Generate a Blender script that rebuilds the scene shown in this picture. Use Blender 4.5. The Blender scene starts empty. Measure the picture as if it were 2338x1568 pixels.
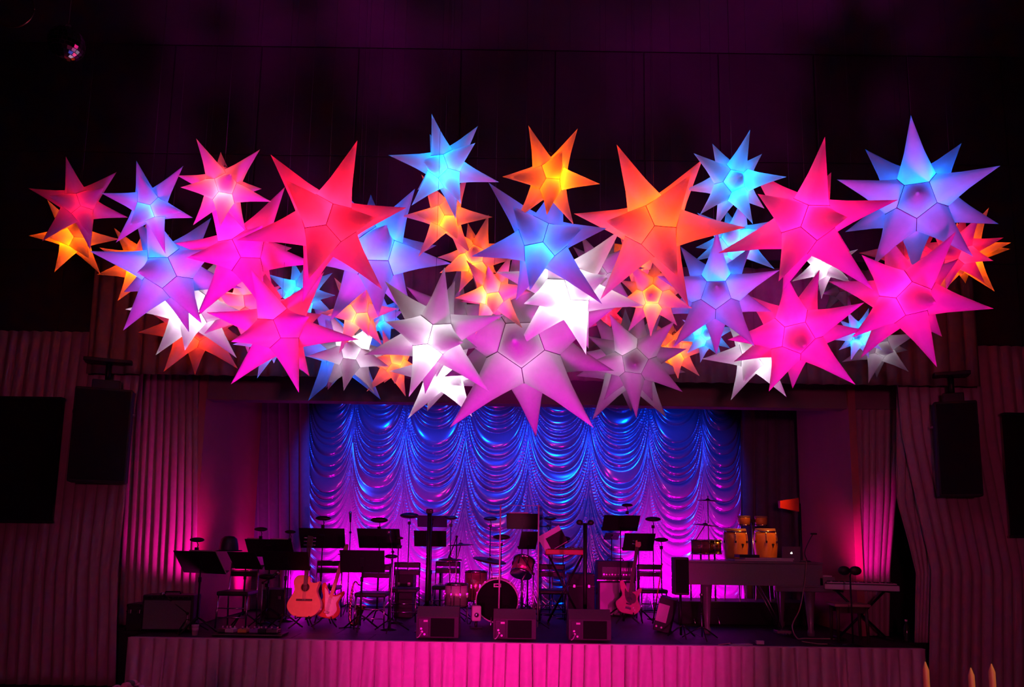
import bpy, bmesh, math, random
from mathutils import Vector, Matrix, Quaternion, Euler
random.seed(7)
sc = bpy.context.scene
COL = sc.collection
R = math.radians
# ------------------------------------------------------------------ camera
F, PX, PY = 1690.0, 1169.0, 997.0
CAM = Vector((0, 0, 1.9))
MR = Matrix.Rotation(math.pi/2 + R(7.7), 3, 'X') @ Matrix.Rotation(R(.85), 3, 'Z')
cd = bpy.data.cameras.new('camera'); cam = bpy.data.objects.new('camera', cd); COL.objects.link(cam)
cam.matrix_world = Matrix.Translation(CAM) @ MR.to_4x4()
cd.sensor_width = 36; cd.lens = F/2338*36; cd.shift_y = (PY-784)/2338; cd.clip_start = .05; cd.clip_end = 100
sc.camera = cam
def at(x, y, Y):
    d = MR @ Vector(((x-PX)/F, -(y-PY)/F, -1.0))
    return CAM + d*(Y/d.y)
# ------------------------------------------------------------------ world, exposure
w = bpy.data.worlds.new('world'); sc.world = w; w.use_nodes = True
w.node_tree.nodes['Background'].inputs[0].default_value = (.35, .08, .2, 1)
w.node_tree.nodes['Background'].inputs[1].default_value = .002
sc.view_settings.view_transform = 'Standard'; sc.view_settings.look = 'None'
sc.view_settings.exposure = 0.0; sc.view_settings.gamma = 1.0; sc.view_settings.use_curve_mapping = False
cy = sc.cycles
cy.use_denoising = True; cy.max_bounces = 4; cy.diffuse_bounces = 3; cy.glossy_bounces = 2; cy.transmission_bounces = 3; cy.use_adaptive_sampling = True; cy.adaptive_threshold = .08
cy.transparent_max_bounces = 8; cy.sample_clamp_indirect = 4.0; cy.caustics_reflective = False; cy.caustics_refractive = False
try: cy.use_light_tree = True
except Exception: pass
# ------------------------------------------------------------------ stage lighting
def spot(name, loc, tgt, col, e, ang, blend=.6, rad=.08):
    l = bpy.data.lights.new(name, 'SPOT'); l.color = col; l.energy = e; l.spot_size = R(ang); l.spot_blend = blend; l.shadow_soft_size = rad
    o = bpy.data.objects.new(name, l); COL.objects.link(o); o.location = loc
    o.rotation_euler = (Vector(tgt)-Vector(loc)).to_track_quat('-Z', 'Y').to_euler(); return o
MAG = (1, .0, .37)
VIO = (1, .0, .8)
BLU = (.0, .07, 1)
SE = 20.0         # watts in a star lantern of .45 m
# floor washes in front of the stage, aimed at the skirt and the stars
spot('skirt_wash', (2.2, 5.0, .75), (.9, 9.0, .7), MAG, 440, 62, 1)
spot('skirt_wash', (-1.0, 5.2, .75), (-.6, 9.0, .7), MAG, 430, 62, 1)
spot('star_uplight', (-2.1, 2.7, .2), at(560, 680, 6.4), VIO, 3600, 31, .8, .5)
spot('star_uplight', (2.5, 2.9, .2), at(1860, 690, 6.4), VIO, 3400, 36, .8, .5)
spot('star_uplight', (.2, 2.9, .2), at(1200, 850, 6.2), VIO, 2200, 40, .9, .5)
# colour changers on the stage floor against the back curtain and wings
for x in (-3.4, -2.7, -1.9, 2.2, 2.9, 3.6): spot('curtain_uplight', (x, 12.2, .75), (x*1.02, 13.3, 1.5), VIO, 500, 76, .9)
for x in (-.9, .1, 1.1): spot('curtain_uplight', (x, 12.2, .75), (x, 13.3, 1.3), VIO, 240, 64, .9)
spot('wing_uplight', (-3.95, 11.7, .75), (-4.29, 12.1, 1.9), (1, 0, .6), 75, 75, .9)
spot('wing_uplight', (4.42, 11.55, .75), (4.62, 11.8, 1.7), (1, 0, .6), 60, 75, .9)
spot('side_uplight', (-3.75, 9.6, 1.15), (-4.6, 10.08, 1.95), (1, 0, .45), 100, 66, .9)
spot('side_uplight', (4.3, 9.5, 1.45), (4.9, 10.2, 1.9), (1, 0, .45), 60, 62, .9)
# blue bank on the bar behind the header
for x in (-2.3, -.75, .85, 2.5): spot('blue_bank', (x, 11.0, 4.1), (x*1.05, 13.3, 2.9), BLU, 420, 82, .8, .04)
spot('amber_side', (4.3, 10.8, 3.5), (3.6, 11.6, 1.7), (1, .22, .03), 110, 45, .8)
# front lamps from the back of the hall, under the stars, plus added fill
spot('front_red', (-1.5, .3, 2.35), at(703, 1372, 10.05), (1, .05, .13), 2500, 5.5, .7)
spot('front_magenta', (1.4, .3, 2.4), at(1405, 1350, 12.3), (1, 0, .4), 1700, 7, .8)
spot('front_magenta', (-.3, .3, 2.4), at(1130, 1340, 11.0), (1, .02, .25), 1000, 9, .8)
spot('hall_fill', (.2, -4.2, 2.4), (.3, 9, 2.2), (1, .09, .33), 520, 76, 1, .4)  # added fill standing in for the hall's ambient light
spot('hall_warm', (4.2, .6, 6.2), (2.2, 3.2, 1.2), (1, .6, .18), 420, 36, 1)
# ------------------------------------------------------------------ materials
MATS = {}
def mat(name, col, rough=.6, metal=0, nscale=0, namt=.25, bump=0, spec=.5, sheen=0, coat=0):
    m = bpy.data.materials.new(name); m.use_nodes = True; nt = m.node_tree; b = nt.nodes['Principled BSDF']
    b.inputs['Roughness'].default_value = rough; b.inputs['Metallic'].default_value = metal
    b.inputs['Specular IOR Level'].default_value = spec
    if sheen: b.inputs['Sheen Weight'].default_value = sheen
    if coat: b.inputs['Coat Weight'].default_value = coat
    b.inputs['Base Color'].default_value = (*col, 1)
    if nscale:
        tc = nt.nodes.new('ShaderNodeTexCoord'); n = nt.nodes.new('ShaderNodeTexNoise'); n.inputs['Scale'].default_value = nscale; n.inputs['Detail'].default_value = 4
        r = nt.nodes.new('ShaderNodeMix'); r.data_type = 'RGBA'
        nt.links.new(tc.outputs['Object'], n.inputs['Vector']); nt.links.new(n.outputs['Fac'], r.inputs['Factor'])
        r.inputs[6].default_value = (*[c*(1-namt) for c in col], 1); r.inputs[7].default_value = (*[min(1, c*(1+namt)) for c in col], 1)
        nt.links.new(r.outputs[2], b.inputs['Base Color'])
        if bump:
            bp = nt.nodes.new('ShaderNodeBump'); bp.inputs['Strength'].default_value = bump; bp.inputs['Distance'].default_value = .01
            nt.links.new(n.outputs['Fac'], bp.inputs['Height']); nt.links.new(bp.outputs[0], b.inputs['Normal'])
    MATS[name] = m; return m
def emat(name, col, e):
    m = bpy.data.materials.new(name); m.use_nodes = True; nt = m.node_tree; nt.nodes.clear()
    o = nt.nodes.new('ShaderNodeOutputMaterial'); s = nt.nodes.new('ShaderNodeEmission'); s.inputs[0].default_value = (*col, 1); s.inputs[1].default_value = e
    nt.links.new(s.outputs[0], o.inputs[0]); return m
def fabric_star():
    m = bpy.data.materials.new('star_nylon'); m.use_nodes = True; nt = m.node_tree; nt.nodes.clear()
    o = nt.nodes.new('ShaderNodeOutputMaterial'); t = nt.nodes.new('ShaderNodeBsdfTranslucent'); d = nt.nodes.new('ShaderNodeBsdfDiffuse'); mx = nt.nodes.new('ShaderNodeMixShader')
    tc = nt.nodes.new('ShaderNodeTexCoord'); n = nt.nodes.new('ShaderNodeTexNoise'); n.inputs['Scale'].default_value = 9; n.inputs['Detail'].default_value = 3
    cr = nt.nodes.new('ShaderNodeMix'); cr.data_type = 'RGBA'; cr.inputs[6].default_value = (.50, .48, .50, 1); cr.inputs[7].default_value = (.66, .64, .66, 1)
    nt.links.new(tc.outputs['Object'], n.inputs['Vector']); nt.links.new(n.outputs['Fac'], cr.inputs['Factor'])
    nt.links.new(cr.outputs[2], t.inputs[0]); nt.links.new(cr.outputs[2], d.inputs[0])
    mx.inputs[0].default_value = .5
    nt.links.new(t.outputs[0], mx.inputs[1]); nt.links.new(d.outputs[0], mx.inputs[2]); nt.links.new(mx.outputs[0], o.inputs[0]); return m
def acrylic():
    m = bpy.data.materials.new('clear_acrylic'); m.use_nodes = True; nt = m.node_tree; nt.nodes.clear()
    o = nt.nodes.new('ShaderNodeOutputMaterial'); t = nt.nodes.new('ShaderNodeBsdfTransparent'); g = nt.nodes.new('ShaderNodeBsdfGlossy'); mx = nt.nodes.new('ShaderNodeMixShader')
    fr = nt.nodes.new('ShaderNodeFresnel'); fr.inputs[0].default_value = 1.04
    g.inputs['Roughness'].default_value = .08; t.inputs[0].default_value = (.97, .97, .98, 1)
    nt.links.new(fr.outputs[0], mx.inputs[0]); nt.links.new(t.outputs[0], mx.inputs[1]); nt.links.new(g.outputs[0], mx.inputs[2]); nt.links.new(mx.outputs[0], o.inputs[0]); return m
STAR = fabric_star(); ACR = acrylic()
BLACK = mat('black_paint', (.012, .011, .013), .5, 0, 30, .3)
BLACKM = mat('black_metal', (.02, .018, .022), .4, .6, 40, .2)
TOLEX = mat('black_tolex', (.014, .013, .015), .65, 0, 160, .5, .3)
GRILLE = mat('dark_grille', (.03, .03, .032), .7, 0, 220, .6, .4)
SILVER = mat('silver_grille_cloth', (.14, .13, .13), .8, 0, 180, .5, .3)
CHROME = mat('chrome', (.75, .74, .76), .18, 1, 20, .08)
STEEL = mat('brushed_steel', (.45, .44, .45), .35, 1, 60, .15)
WHITE = mat('white_paper', (.8, .78, .76), .7, 0, 40, .06)
PLASTIC = mat('white_plastic', (.7, .68, .68), .4, 0, 30, .05)
SKIRT = mat('skirt_satin', (.78, .62, .62), .5, 0, 14, .12, .05, sheen=.2)
DRAPE = mat('drape_cloth', (.48, .30, .32), .75, 0, 12, .15, .05, sheen=.2)
DRAPED = mat('dark_valance_cloth', (.20, .12, .13), .8, 0, 12, .2, .05)
VELVET = mat('purple_velvet', (.16, .10, .2), .8, 0, 15, .2, 0, sheen=.4)
WALLD = mat('dark_wall_paint', (.020, .014, .017), .85, 0, 6, .25, .1)
WALLR = mat('maroon_wing_wall', (.55, .16, .16), .8, 0, 3, .12, .05)
HEADER = mat('header_paint', (.30, .17, .2), .75, 0, 5, .12)
CEILM = mat('dark_ceiling', (.025, .018, .022), .9, 0, 5, .2)
FLOORM = mat('hall_carpet', (.06, .03, .04), .95, 0, 40, .4, .3)
STAGEM = mat('black_stage_boards', (.012, .010, .015), .55, 0, 8, .35, .08)
PANELM = mat('black_panel_cloth', (.010, .008, .010), .9, 0, 60, .3, 0, .08)
SATIN = mat('puffed_satin', (.27, .145, .30), .16, .55, 30, .08, 0, 1.0)
WOODG = mat('spruce_guitar_top', (.72, .38, .2), .35, 0, 14, .15, 0, .5, coat=.4)
WOODD = mat('dark_rosewood', (.05, .025, .018), .5, 0, 25, .3)
MAPLE = mat('maple_neck', (.6, .34, .16), .4, 0, 20, .15)
SUNB = mat('red_sunburst', (.5, .05, .03), .25, 0, 10, .3, coat=.5)
BASSW = mat('bass_body_red', (.55, .12, .2), .3, 0, 9, .35, coat=.5)
CONGA = mat('amber_conga_wood', (.85, .36, .05), .3, 0, 9, .18, coat=.5)
SKIN = mat('drum_skin', (.45, .3, .2), .6, 0, 12, .1)
SPARK = mat('red_sparkle_shell', (.5, .12, .2), .22, .5, 120, .6, .1)
BRASSD = mat('cymbal_bronze', (.30, .16, .08), .3, .9, 50, .2)
SAXM = mat('lacquered_brass', (.7, .5, .2), .22, 1, 20, .1)
REDK = mat('red_keyboard_case', (.55, .02, .02), .35, 0, 20, .1)
REDM = mat('red_cowbell_paint', (.7, .05, .02), .35, 0, 20, .15)
PIANO = mat('piano_lit_lacquer', (.23, .22, .225), .3, 0, 40, .15, 0, .6, coat=.3)  # black lacquer; the light on it is put into the grey base
LAPT = mat('laptop_aluminium', (.35, .33, .34), .35, .7, 60, .08)
WAX = mat('ivory_wax', (.85, .5, .2), .45, 0, 20, .08)
CLOTHT = mat('white_tablecloth', (.6, .55, .55), .8, 0, 30, .08)
YEL = mat('yellow_pedal_enamel', (.8, .45, .08), .4, 0, 40, .1)
PURP = mat('violet_pedal_enamel', (.3, .15, .5), .4, 0, 40, .1)
CORD = mat('tan_cable', (.42, .34, .26), .6, 0, 40, .1)
BCORD = mat('black_cable', (.02, .02, .02), .6, 0, 40, .1)
PETAL = mat('blush_petals', (.6, .35, .38), .7, 0, 30, .2)
LEAFM = mat('leaf_green', (.05, .1, .04), .6, 0, 30, .3)
GLASSD = mat('dark_bottle_glass', (.02, .04, .02), .1, 0, 10, .1, 0, .8)
MIRROR = mat('mirror_facets', (.9, .9, .9), .05, 1, 30, .05)
LOGO = emat('lit_logo', (1, .95, .9), 1.6)
LED = emat('amber_indicator', (1, .75, .5), 2.5)
# ------------------------------------------------------------------ mesh helpers
class MB:
    def __init__(s, M=None): s.v = []; s.f = []; s.sm = []; s.M = M or Matrix.Identity(4)
    def add(s, vs, fs, smooth=False, M=None):
        o = len(s.v); T = s.M @ M if M is not None else s.M
        s.v += [T @ Vector(p) for p in vs]; s.f += [tuple(i+o for i in f) for f in fs]; s.sm += [smooth]*len(fs); return s
    def box(s, c, d, M=None, b=0):
        c = Vector(c); h = Vector(d)/2; b = min(b, min(h)*.9)
        if b <= 0:
            vs = [c+Vector((x*h.x, y*h.y, z*h.z)) for x in (-1, 1) for y in (-1, 1) for z in (-1, 1)]
            return s.add(vs, [(0, 1, 3, 2), (4, 6, 7, 5), (0, 4, 5, 1), (2, 3, 7, 6), (0, 2, 6, 4), (1, 5, 7, 3)], M=M)
        bm = bmesh.new(); bmesh.ops.create_cube(bm, size=1)
        for v in bm.verts: v.co = Vector((v.co.x*d[0], v.co.y*d[1], v.co.z*d[2])) + c
        bmesh.ops.bevel(bm, geom=bm.edges[:], offset=b, segments=2, affect='EDGES', profile=.5)
        bm.verts.index_update(); s.add([v.co.copy() for v in bm.verts], [[v.index for v in f.verts] for f in bm.faces], M=M); bm.free(); return s
    def cyl(s, p0, p1, r0, r1=None, n=12, M=None, caps=True):
        p0 = Vector(p0); p1 = Vector(p1); r1 = r0 if r1 is None else r1
        q = (p1-p0).to_track_quat('Z', 'Y'); vs = []
        for p, r in ((p0, r0), (p1, r1)):
            vs += [p + q @ Vector((r*math.cos(2*math.pi*i/n), r*math.sin(2*math.pi*i/n), 0)) for i in range(n)]
        o = len(s.f)
        s.add(vs, [(i, (i+1) % n, n+(i+1) % n, n+i) for i in range(n)], True, M)
        if caps: s.add(vs, [tuple(range(n))[::-1], tuple(range(n, 2*n))], False, M)
        return s
    def tube(s, pts, r, n=6, M=None):
        pts = [Vector(p) for p in pts]; vs = []; fs = []; q = None
        for k, p in enumerate(pts):
            t = (pts[min(k+1, len(pts)-1)]-pts[max(k-1, 0)]).normalized()
            if q is None: q = t.to_track_quat('Z', 'Y')
            else: q = (q @ Vector((0, 0, 1))).rotation_difference(t) @ q
            rr = r[k] if isinstance(r, (list, tuple)) else r
            vs += [p + q @ Vector((rr*math.cos(2*math.pi*i/n), rr*math.sin(2*math.pi*i/n), 0)) for i in range(n)]
        for k in range(len(pts)-1):
            fs += [(k*n+i, k*n+(i+1) % n, (k+1)*n+(i+1) % n, (k+1)*n+i) for i in range(n)]
        fs += [tuple(range(n))[::-1], tuple(range((len(pts)-1)*n, len(pts)*n))]
        return s.add(vs, fs, True, M)
    def lathe(s, prof, n=20, M=None, smooth=True):
        vs = []; fs = []
        for r, z in prof: vs += [(r*math.cos(2*math.pi*i/n), r*math.sin(2*math.pi*i/n), z) for i in range(n)]
        for k in range(len(prof)-1): fs += [(k*n+i, k*n+(i+1) % n, (k+1)*n+(i+1) % n, (k+1)*n+i) for i in range(n)]
        s.add(vs, fs, smooth, M)
        if prof[0][0] > 1e-4: s.add(vs, [tuple(range(n))[::-1]], False, M)
        if prof[-1][0] > 1e-4: s.add(vs, [tuple(range((len(prof)-1)*n, len(prof)*n))], False, M)
        return s
    def prism(s, out, t, M=None, b=.0):
        # outline in local XZ, thickness along +Y, rounded rim
        n = len(out); cx = sum(p[0] for p in out)/n; cz = sum(p[1] for p in out)/n
        rings = [(0, b), (b*.6, 0), (t-b*.6, 0), (t, b)] if b > 0 else [(0, 0), (t, 0)]
        vs = []
        for y, inset in rings:
            for x, z in out:
                dx, dz = x-cx, z-cz; L = math.hypot(dx, dz) or 1
                vs.append((x-dx/L*inset, y, z-dz/L*inset))
        m = len(rings)
        fs = [(k*n+i, k*n+(i+1) % n, (k+1)*n+(i+1) % n, (k+1)*n+i) for k in range(m-1) for i in range(n)]
        s.add(vs, fs, False, M); s.add(vs, [tuple(range(n)), tuple(range((m-1)*n, m*n))[::-1]], False, M); return s
    def ball(s, c, r, n=12, m=8, sc3=(1, 1, 1), M=None):
        prof = []
        vs = []; fs = []
        for j in range(m+1):
            a = math.pi*j/m
            for i in range(n): vs.append((c[0]+sc3[0]*r*math.sin(a)*math.cos(2*math.pi*i/n), c[1]+sc3[1]*r*math.sin(a)*math.sin(2*math.pi*i/n), c[2]+sc3[2]*r*math.cos(a)))
        for j in range(m): fs += [(j*n+i, j*n+(i+1) % n, (j+1)*n+(i+1) % n, (j+1)*n+i) for i in range(n)]
        return s.add(vs, fs, True, M)
    def mesh(s, name):
        me = bpy.data.meshes.new(name); me.from_pydata([tuple(v) for v in s.v], [], s.f)
        me.polygons.foreach_set('use_smooth', s.sm)
        bm = bmesh.new(); bm.from_mesh(me); bmesh.ops.remove_doubles(bm, verts=bm.verts[:], dist=1e-5); bmesh.ops.recalc_face_normals(bm, faces=bm.faces[:]); bm.to_mesh(me); bm.free()
        return me
    def build(s, name, m, parent=None, label=None):
        me = s.mesh(name); me.materials.append(m)
        o = bpy.data.objects.new(name, me); COL.objects.link(o); o.parent = parent
        if label: o['label'] = label
        return o
def tag(o, label=None, cat=None, group=None, kind=None):
    if label: o['label'] = label
    if cat: o['category'] = cat
    if group: o['group'] = group
    if kind: o['kind'] = kind
    return o
def thing(name, label, cat, loc=(0, 0, 0), rz=0, group=None):
    o = bpy.data.objects.new(name, None); COL.objects.link(o); o.location = loc; o.rotation_euler = (0, 0, rz); o.empty_display_size = .05
    return tag(o, label, cat, group)
def struct(name, mb, m, label=None):
    o = mb.build(name, m); o['kind'] = 'structure'
    if label: o['label'] = label
    return o
def spline(pts, k=6, closed=True):
    n = len(pts); out = []
    for i in range(n if closed else n-1):
        p = [pts[(i+j) % n] if closed else pts[min(max(i+j, 0), n-1)] for j in (-1, 0, 1, 2)]
        for q in range(k):
            t = q/k
            out.append(tuple(.5*((2*p[1][d]) + (-p[0][d]+p[2][d])*t + (2*p[0][d]-5*p[1][d]+4*p[2][d]-p[3][d])*t*t + (-p[0][d]+3*p[1][d]-3*p[2][d]+p[3][d])*t**3) for d in range(len(pts[0]))))
    if not closed: out.append(tuple(pts[-1]))
    return out
def lerp_tab(tab, z):
    if z <= tab[0][0]: return tab[0][1]
    for (a, x), (b, y) in zip(tab, tab[1:]):
        if z <= b: return x+(y-x)*(z-a)/(b-a)
    return tab[-1][1]
SZ = .65          # stage floor height
CEIL = at(1300, 116, 9.5).z
# ------------------------------------------------------------------ the hall
struct('floor', MB().box((0, 2.2, -.05), (20, 14.6, .1)), FLOORM)
struct('ceiling', MB().box((0, 2.2, CEIL+.05), (20, 14.6, .1)), CEILM)
struct('wall_left', MB().box((-9.95, 2.2, CEIL/2), (.1, 14.6, CEIL)), WALLD)
struct('wall_right', MB().box((9.95, 2.2, CEIL/2), (.1, 14.6, CEIL)), WALLD)
struct('wall_rear', MB().box((0, -5.05, CEIL/2), (20, .1, CEIL)), WALLD)
wb = struct('wall_front', MB().box((0, 9.55, (4.2+CEIL)/2), (19.8, .1, CEIL-4.2)), BLACK)
px_cols = [-9.9, -8.6, -7.3, -6.0, -4.75, -3.55, -2.2, -.78, .52, 1.75, 2.78, 4.1, 5.4, 6.7, 8.0, 9.9]
rows = [4.2, 5.6, 7.0, CEIL-.02]
for a, b in zip(px_cols, px_cols[1:]):
    for k, (c, d) in enumerate(zip(rows, rows[1:])):
        MB().box(((a+b)/2, 9.485, (c+d)/2), (b-a-.018, .03, d-c-.018), b=.004).build('panel', WALLD, wb)
struct('wall_front_lower', MB().box((-7.75, 9.75, 2.1), (4.3, .1, 4.2)).box((7.85, 9.75, 2.1), (4.1, .1, 4.2)), BLACK)
# ------------------------------------------------------------------ stage shell
SA = at(284, 1500, 9.0).x; SB = at(2116, 1500, 9.0).x
stg = struct('floor_stage', MB().box(((SA+SB)/2, 9.33, SZ/2-.02), (SB-SA, .58, SZ-.04)).box((.15, 11.83, SZ/2-.02), (11.7, 4.42, SZ-.04)), BLACK)
for i in range(10):
    wd_ = (SB-SA)/10; MB().box((SA+(i+.5)*wd_, 9.33, SZ-.02), (wd_-.006, .576, .04), b=.003).build('stage_board', STAGEM, stg)
    wd_ = 1.17; MB().box((-5.7+(i+.5)*wd_, 11.83, SZ-.02), (wd_-.006, 4.42, .04), b=.003).build('stage_board', STAGEM, stg)
XL = at(450, 1150, 10.05).x; XR = at(1951, 1150, 10.05).x
struct('wall_wing_left', MB().box((XL-.05, 11.235, 2.6), (.1, 2.27, 3.88)), WALLR)
struct('wall_wing_right', MB().box((XR+.05, 11.025, 2.6), (.1, 1.85, 3.88)), WALLR)
struct('wall_stage_back', MB().box((0, 14.05, 2.6), (11.6, .1, 4.2)), BLACK)
hz = at(1169, 922, 10.15).z
struct('trim_1', MB().box(((XL+XR)/2, 10.25, hz+.5), (XR-XL+1.4, .22, 1.0), b=.01), HEADER)
struct('ceiling_stage', MB().box((0, 12.0, hz+1.0), (11.6, 4.2, .06)), BLACK)
def drape(name, m, eL, eR, Y, nf, amp, z0, z1, rows=26, cpf=8, seed=0, flare=.4, label=None, cat=None, kind=None, group=None, ydrop=None):
    rnd = random.Random(seed); ph = [rnd.uniform(-.6, .6) for _ in range(nf+2)]; am = [rnd.uniform(.55, 1.15) for _ in range(nf+2)]
    N = nf*cpf; vs = []; fs = []
    for j in range(rows+1):
        z = z0+(z1-z0)*j/rows; a, b = lerp_tab(eL, z), lerp_tab(eR, z); t = 1-j/rows
        for i in range(N+1):
            u = i/N; k = u*nf; i0 = int(min(k, nf)); fr = k-i0
            A = am[i0]*(1-fr)+am[min(i0+1, nf)]*fr; P = ph[i0]*(1-fr)+ph[min(i0+1, nf)]*fr
            s_ = math.sin(2*math.pi*k+P+.25*math.sin(z*.9+seed+k*.7))
            d = amp*A*(1+flare*t)*(s_ + .25*math.sin(4*math.pi*k+z*.8+seed))
            y = Y+d+(ydrop(u, z) if ydrop else 0)
            vs.append((a+(b-a)*u+amp*.5*math.cos(2*math.pi*k+P)*A, y, z))
    W = N+1
    for j in range(rows):
        for i in range(N): fs.append((j*W+i, j*W+i+1, (j+1)*W+i+1, (j+1)*W+i))
    mb = MB().add(vs, fs, True); o = mb.build(name, m)
    sol = o.modifiers.new('cloth', 'SOLIDIFY'); sol.thickness = .006
    return tag(o, label, cat, group, kind)
def zx(px, py, Y): p = at(px, py, Y); return (p.z, p.x)
# side drapes covering the hall front beside the stage
Y1 = 9.42
def edge(pts, Y): return sorted(zx(x, y, Y) for x, y in pts)
zt = at(60, 756, Y1).z
drape('side_drape', DRAPE, [(0, -9.6), (5, -9.6)], edge([(262, 1560), (268, 1300), (300, 1000), (330, 760)], Y1), Y1, 34, .022, .02, zt, seed=3, label='long wine-dim pleated drape hanging to the floor beside the stage at the cup end', cat='drape', group='drapes around the stage')
zt2 = at(2280, 790, Y1).z
drape('side_drape', DRAPE, edge([(2118, 1560), (2125, 1300), (2060, 1000), (2040, 790)], Y1), [(0, 9.6), (5, 9.6)], Y1, 34, .022, .02, zt2, seed=5, label='long wine-dim pleated drape hanging to the floor behind the ivory candles', cat='drape', group='drapes around the stage')
# proscenium curtains standing on the stage edge
Y2 = 10.08
zb = SZ+.012; ztop = at(400, 850, Y2).z+.25
drape('stage_curtain', DRAPE, edge([(225, 1440), (235, 1250), (262, 850)], Y2), edge([(440, 1440), (446, 1300), (450, 1200), (452, 850)], Y2), Y2, 12, .028, zb, ztop, seed=8, label='gathered stage curtain glowing magenta behind the grey-grilled amplifier', cat='curtain', group='drapes around the stage')
drape('stage_curtain', DRAPE, edge([(1953, 1440), (1950, 850)], Y2+.1), edge([(2030, 1452), (2033, 1300), (2046, 1140), (2052, 850)], Y2+.1), Y2+.1, 6, .026, zb, ztop, seed=9, label='narrow gathered curtain edging the stage opening behind the long keyboard', cat='curtain', group='drapes around the stage')
drape('stage_curtain', DRAPE, edge([(2088, 1468), (2092, 1310), (2072, 1230), (2046, 1140), (2048, 850)], 9.55), edge([(2125, 1468), (2150, 1000), (2150, 850)], 9.55), 9.55, 5, .022, zb, ztop, seed=10, label='curtain swept aside from a dark triangular gap at the stage end', cat='curtain', group='drapes around the stage')
struct('gap_shade_sheet', MB().box((at(2065, 1300, 10.6).x, 10.7, 2.3), (1.5, .06, 3.3)), BLACK)  # black sheet added behind the curtain gap, standing in for unlit dark
# the deep valance above the opening
vz0 = at(1169, 864, 9.15).z; vz1 = at(1169, 600, 9.15).z
drape('stage_valance', DRAPED, [(0, at(200, 780, 9.2).x), (9, at(196, 780, 9.2).x)], [(0, at(2230, 800, 9.2).x), (9, at(2234, 800, 9.2).x)], 9.22, 56, .025, vz0, vz1, rows=10, seed=12, flare=.2, label='deep pleated valance spanning above the stage behind the star lanterns', cat='valance')
# black fabric panels on the side walls
for (a, b, c, d, lab) in ((-60, 116, 905, 1194, 'black fabric wall panel at the cup end of the hall, cut by the frame'), (2289, 2420, 943, 1229, 'black fabric wall panel beyond the candles, cut by the frame')):
    p = at(a, c, 9.25); q = at(b, d, 9.25)
    t = thing('wall_baffle', lab, 'wall panel', ((p.x+q.x)/2, 9.25, q.z), 0, 'black fabric wall panels')
    MB().box((0, 0, (p.z-q.z)/2), (abs(q.x-p.x), .06, p.z-q.z), b=.01).build('panel_face', PANELM, t)
    for zz in (.015, p.z-q.z-.015): MB().box((0, -.02, zz), (abs(q.x-p.x)+.03, .08, .03)).build('frame_rail', BLACK, t)
    MB().cyl((0, .02, .3), (0, .12, .3), .02).cyl((0, .02, 1), (0, .12, 1), .02).build('wall_mount', BLACKM, t)
# skirt along the stage front
sx0 = at(290, 1500, 9.0).x; sx1 = at(2112, 1500, 9.0).x; NP = 61
def skirt():
    vs = []; fs = []; cp = 14; rowz = 10; rnd = random.Random(4); jit = [rnd.uniform(-.014, .014) for _ in range(NP+1)]; lean = [rnd.uniform(-.02, .02) for _ in range(NP+1)]; wob = [rnd.uniform(.4, 1.2) for _ in range(NP+1)]
    prof = [(0, .06), (.025, .055), (.04, .02), (.07, .004), (.14, -.006), (.28, -.012), (.42, -.014), (.56, -.012), (.7, -.006), (.84, .0), (.93, .004), (.96, .03), (.985, .055), (1, .06)]
    W = NP*(len(prof)-1)+1
    for j in range(rowz+1):
        z = .02+(SZ+.004-.02)*j/rowz; t = 1-j/rowz
        for k in range(NP):
            a = sx0+(sx1-sx0)*k/NP; wd = (sx1-sx0)/NP
            for i, (u, d) in enumerate(prof[:-1] if k < NP-1 else prof):
                jj = jit[k]*(1-u)+jit[k+1]*u; ll = lean[k]*(1-u)+lean[k+1]*u
                dd = d + t*wob[k]*.03*math.sin(math.pi*u*2+k*1.7+t) + t*t*.01*math.sin(k*2.3)
                zz = z
                if j == rowz: zz += .004*math.sin(math.pi*u)
                vs.append((a+wd*u+jj+ll*t, 8.975+dd, zz))
    W = len(vs)//(rowz+1)
    for j in range(rowz):
        for i in range(W-1): fs.append((j*W+i, j*W+i+1, (j+1)*W+i+1, (j+1)*W+i))
    return MB().add(vs, fs, True)
sk = thing('stage_skirt', 'pink-lit pleated skirt running along the whole stage front', 'stage skirt', ((sx0+sx1)/2, 8.99, 0))
for_sk = skirt(); for_sk.M = Matrix.Identity(4)
o = for_sk.build('pleated_cloth', SKIRT, sk); o.location = -Vector(sk.location)
o = MB().box(((sx0+sx1)/2, 9.02, SZ+.006), (sx1-sx0, .08, .01), b=.003).build('top_hem', SKIRT, sk); o.location = -Vector(sk.location)
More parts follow.
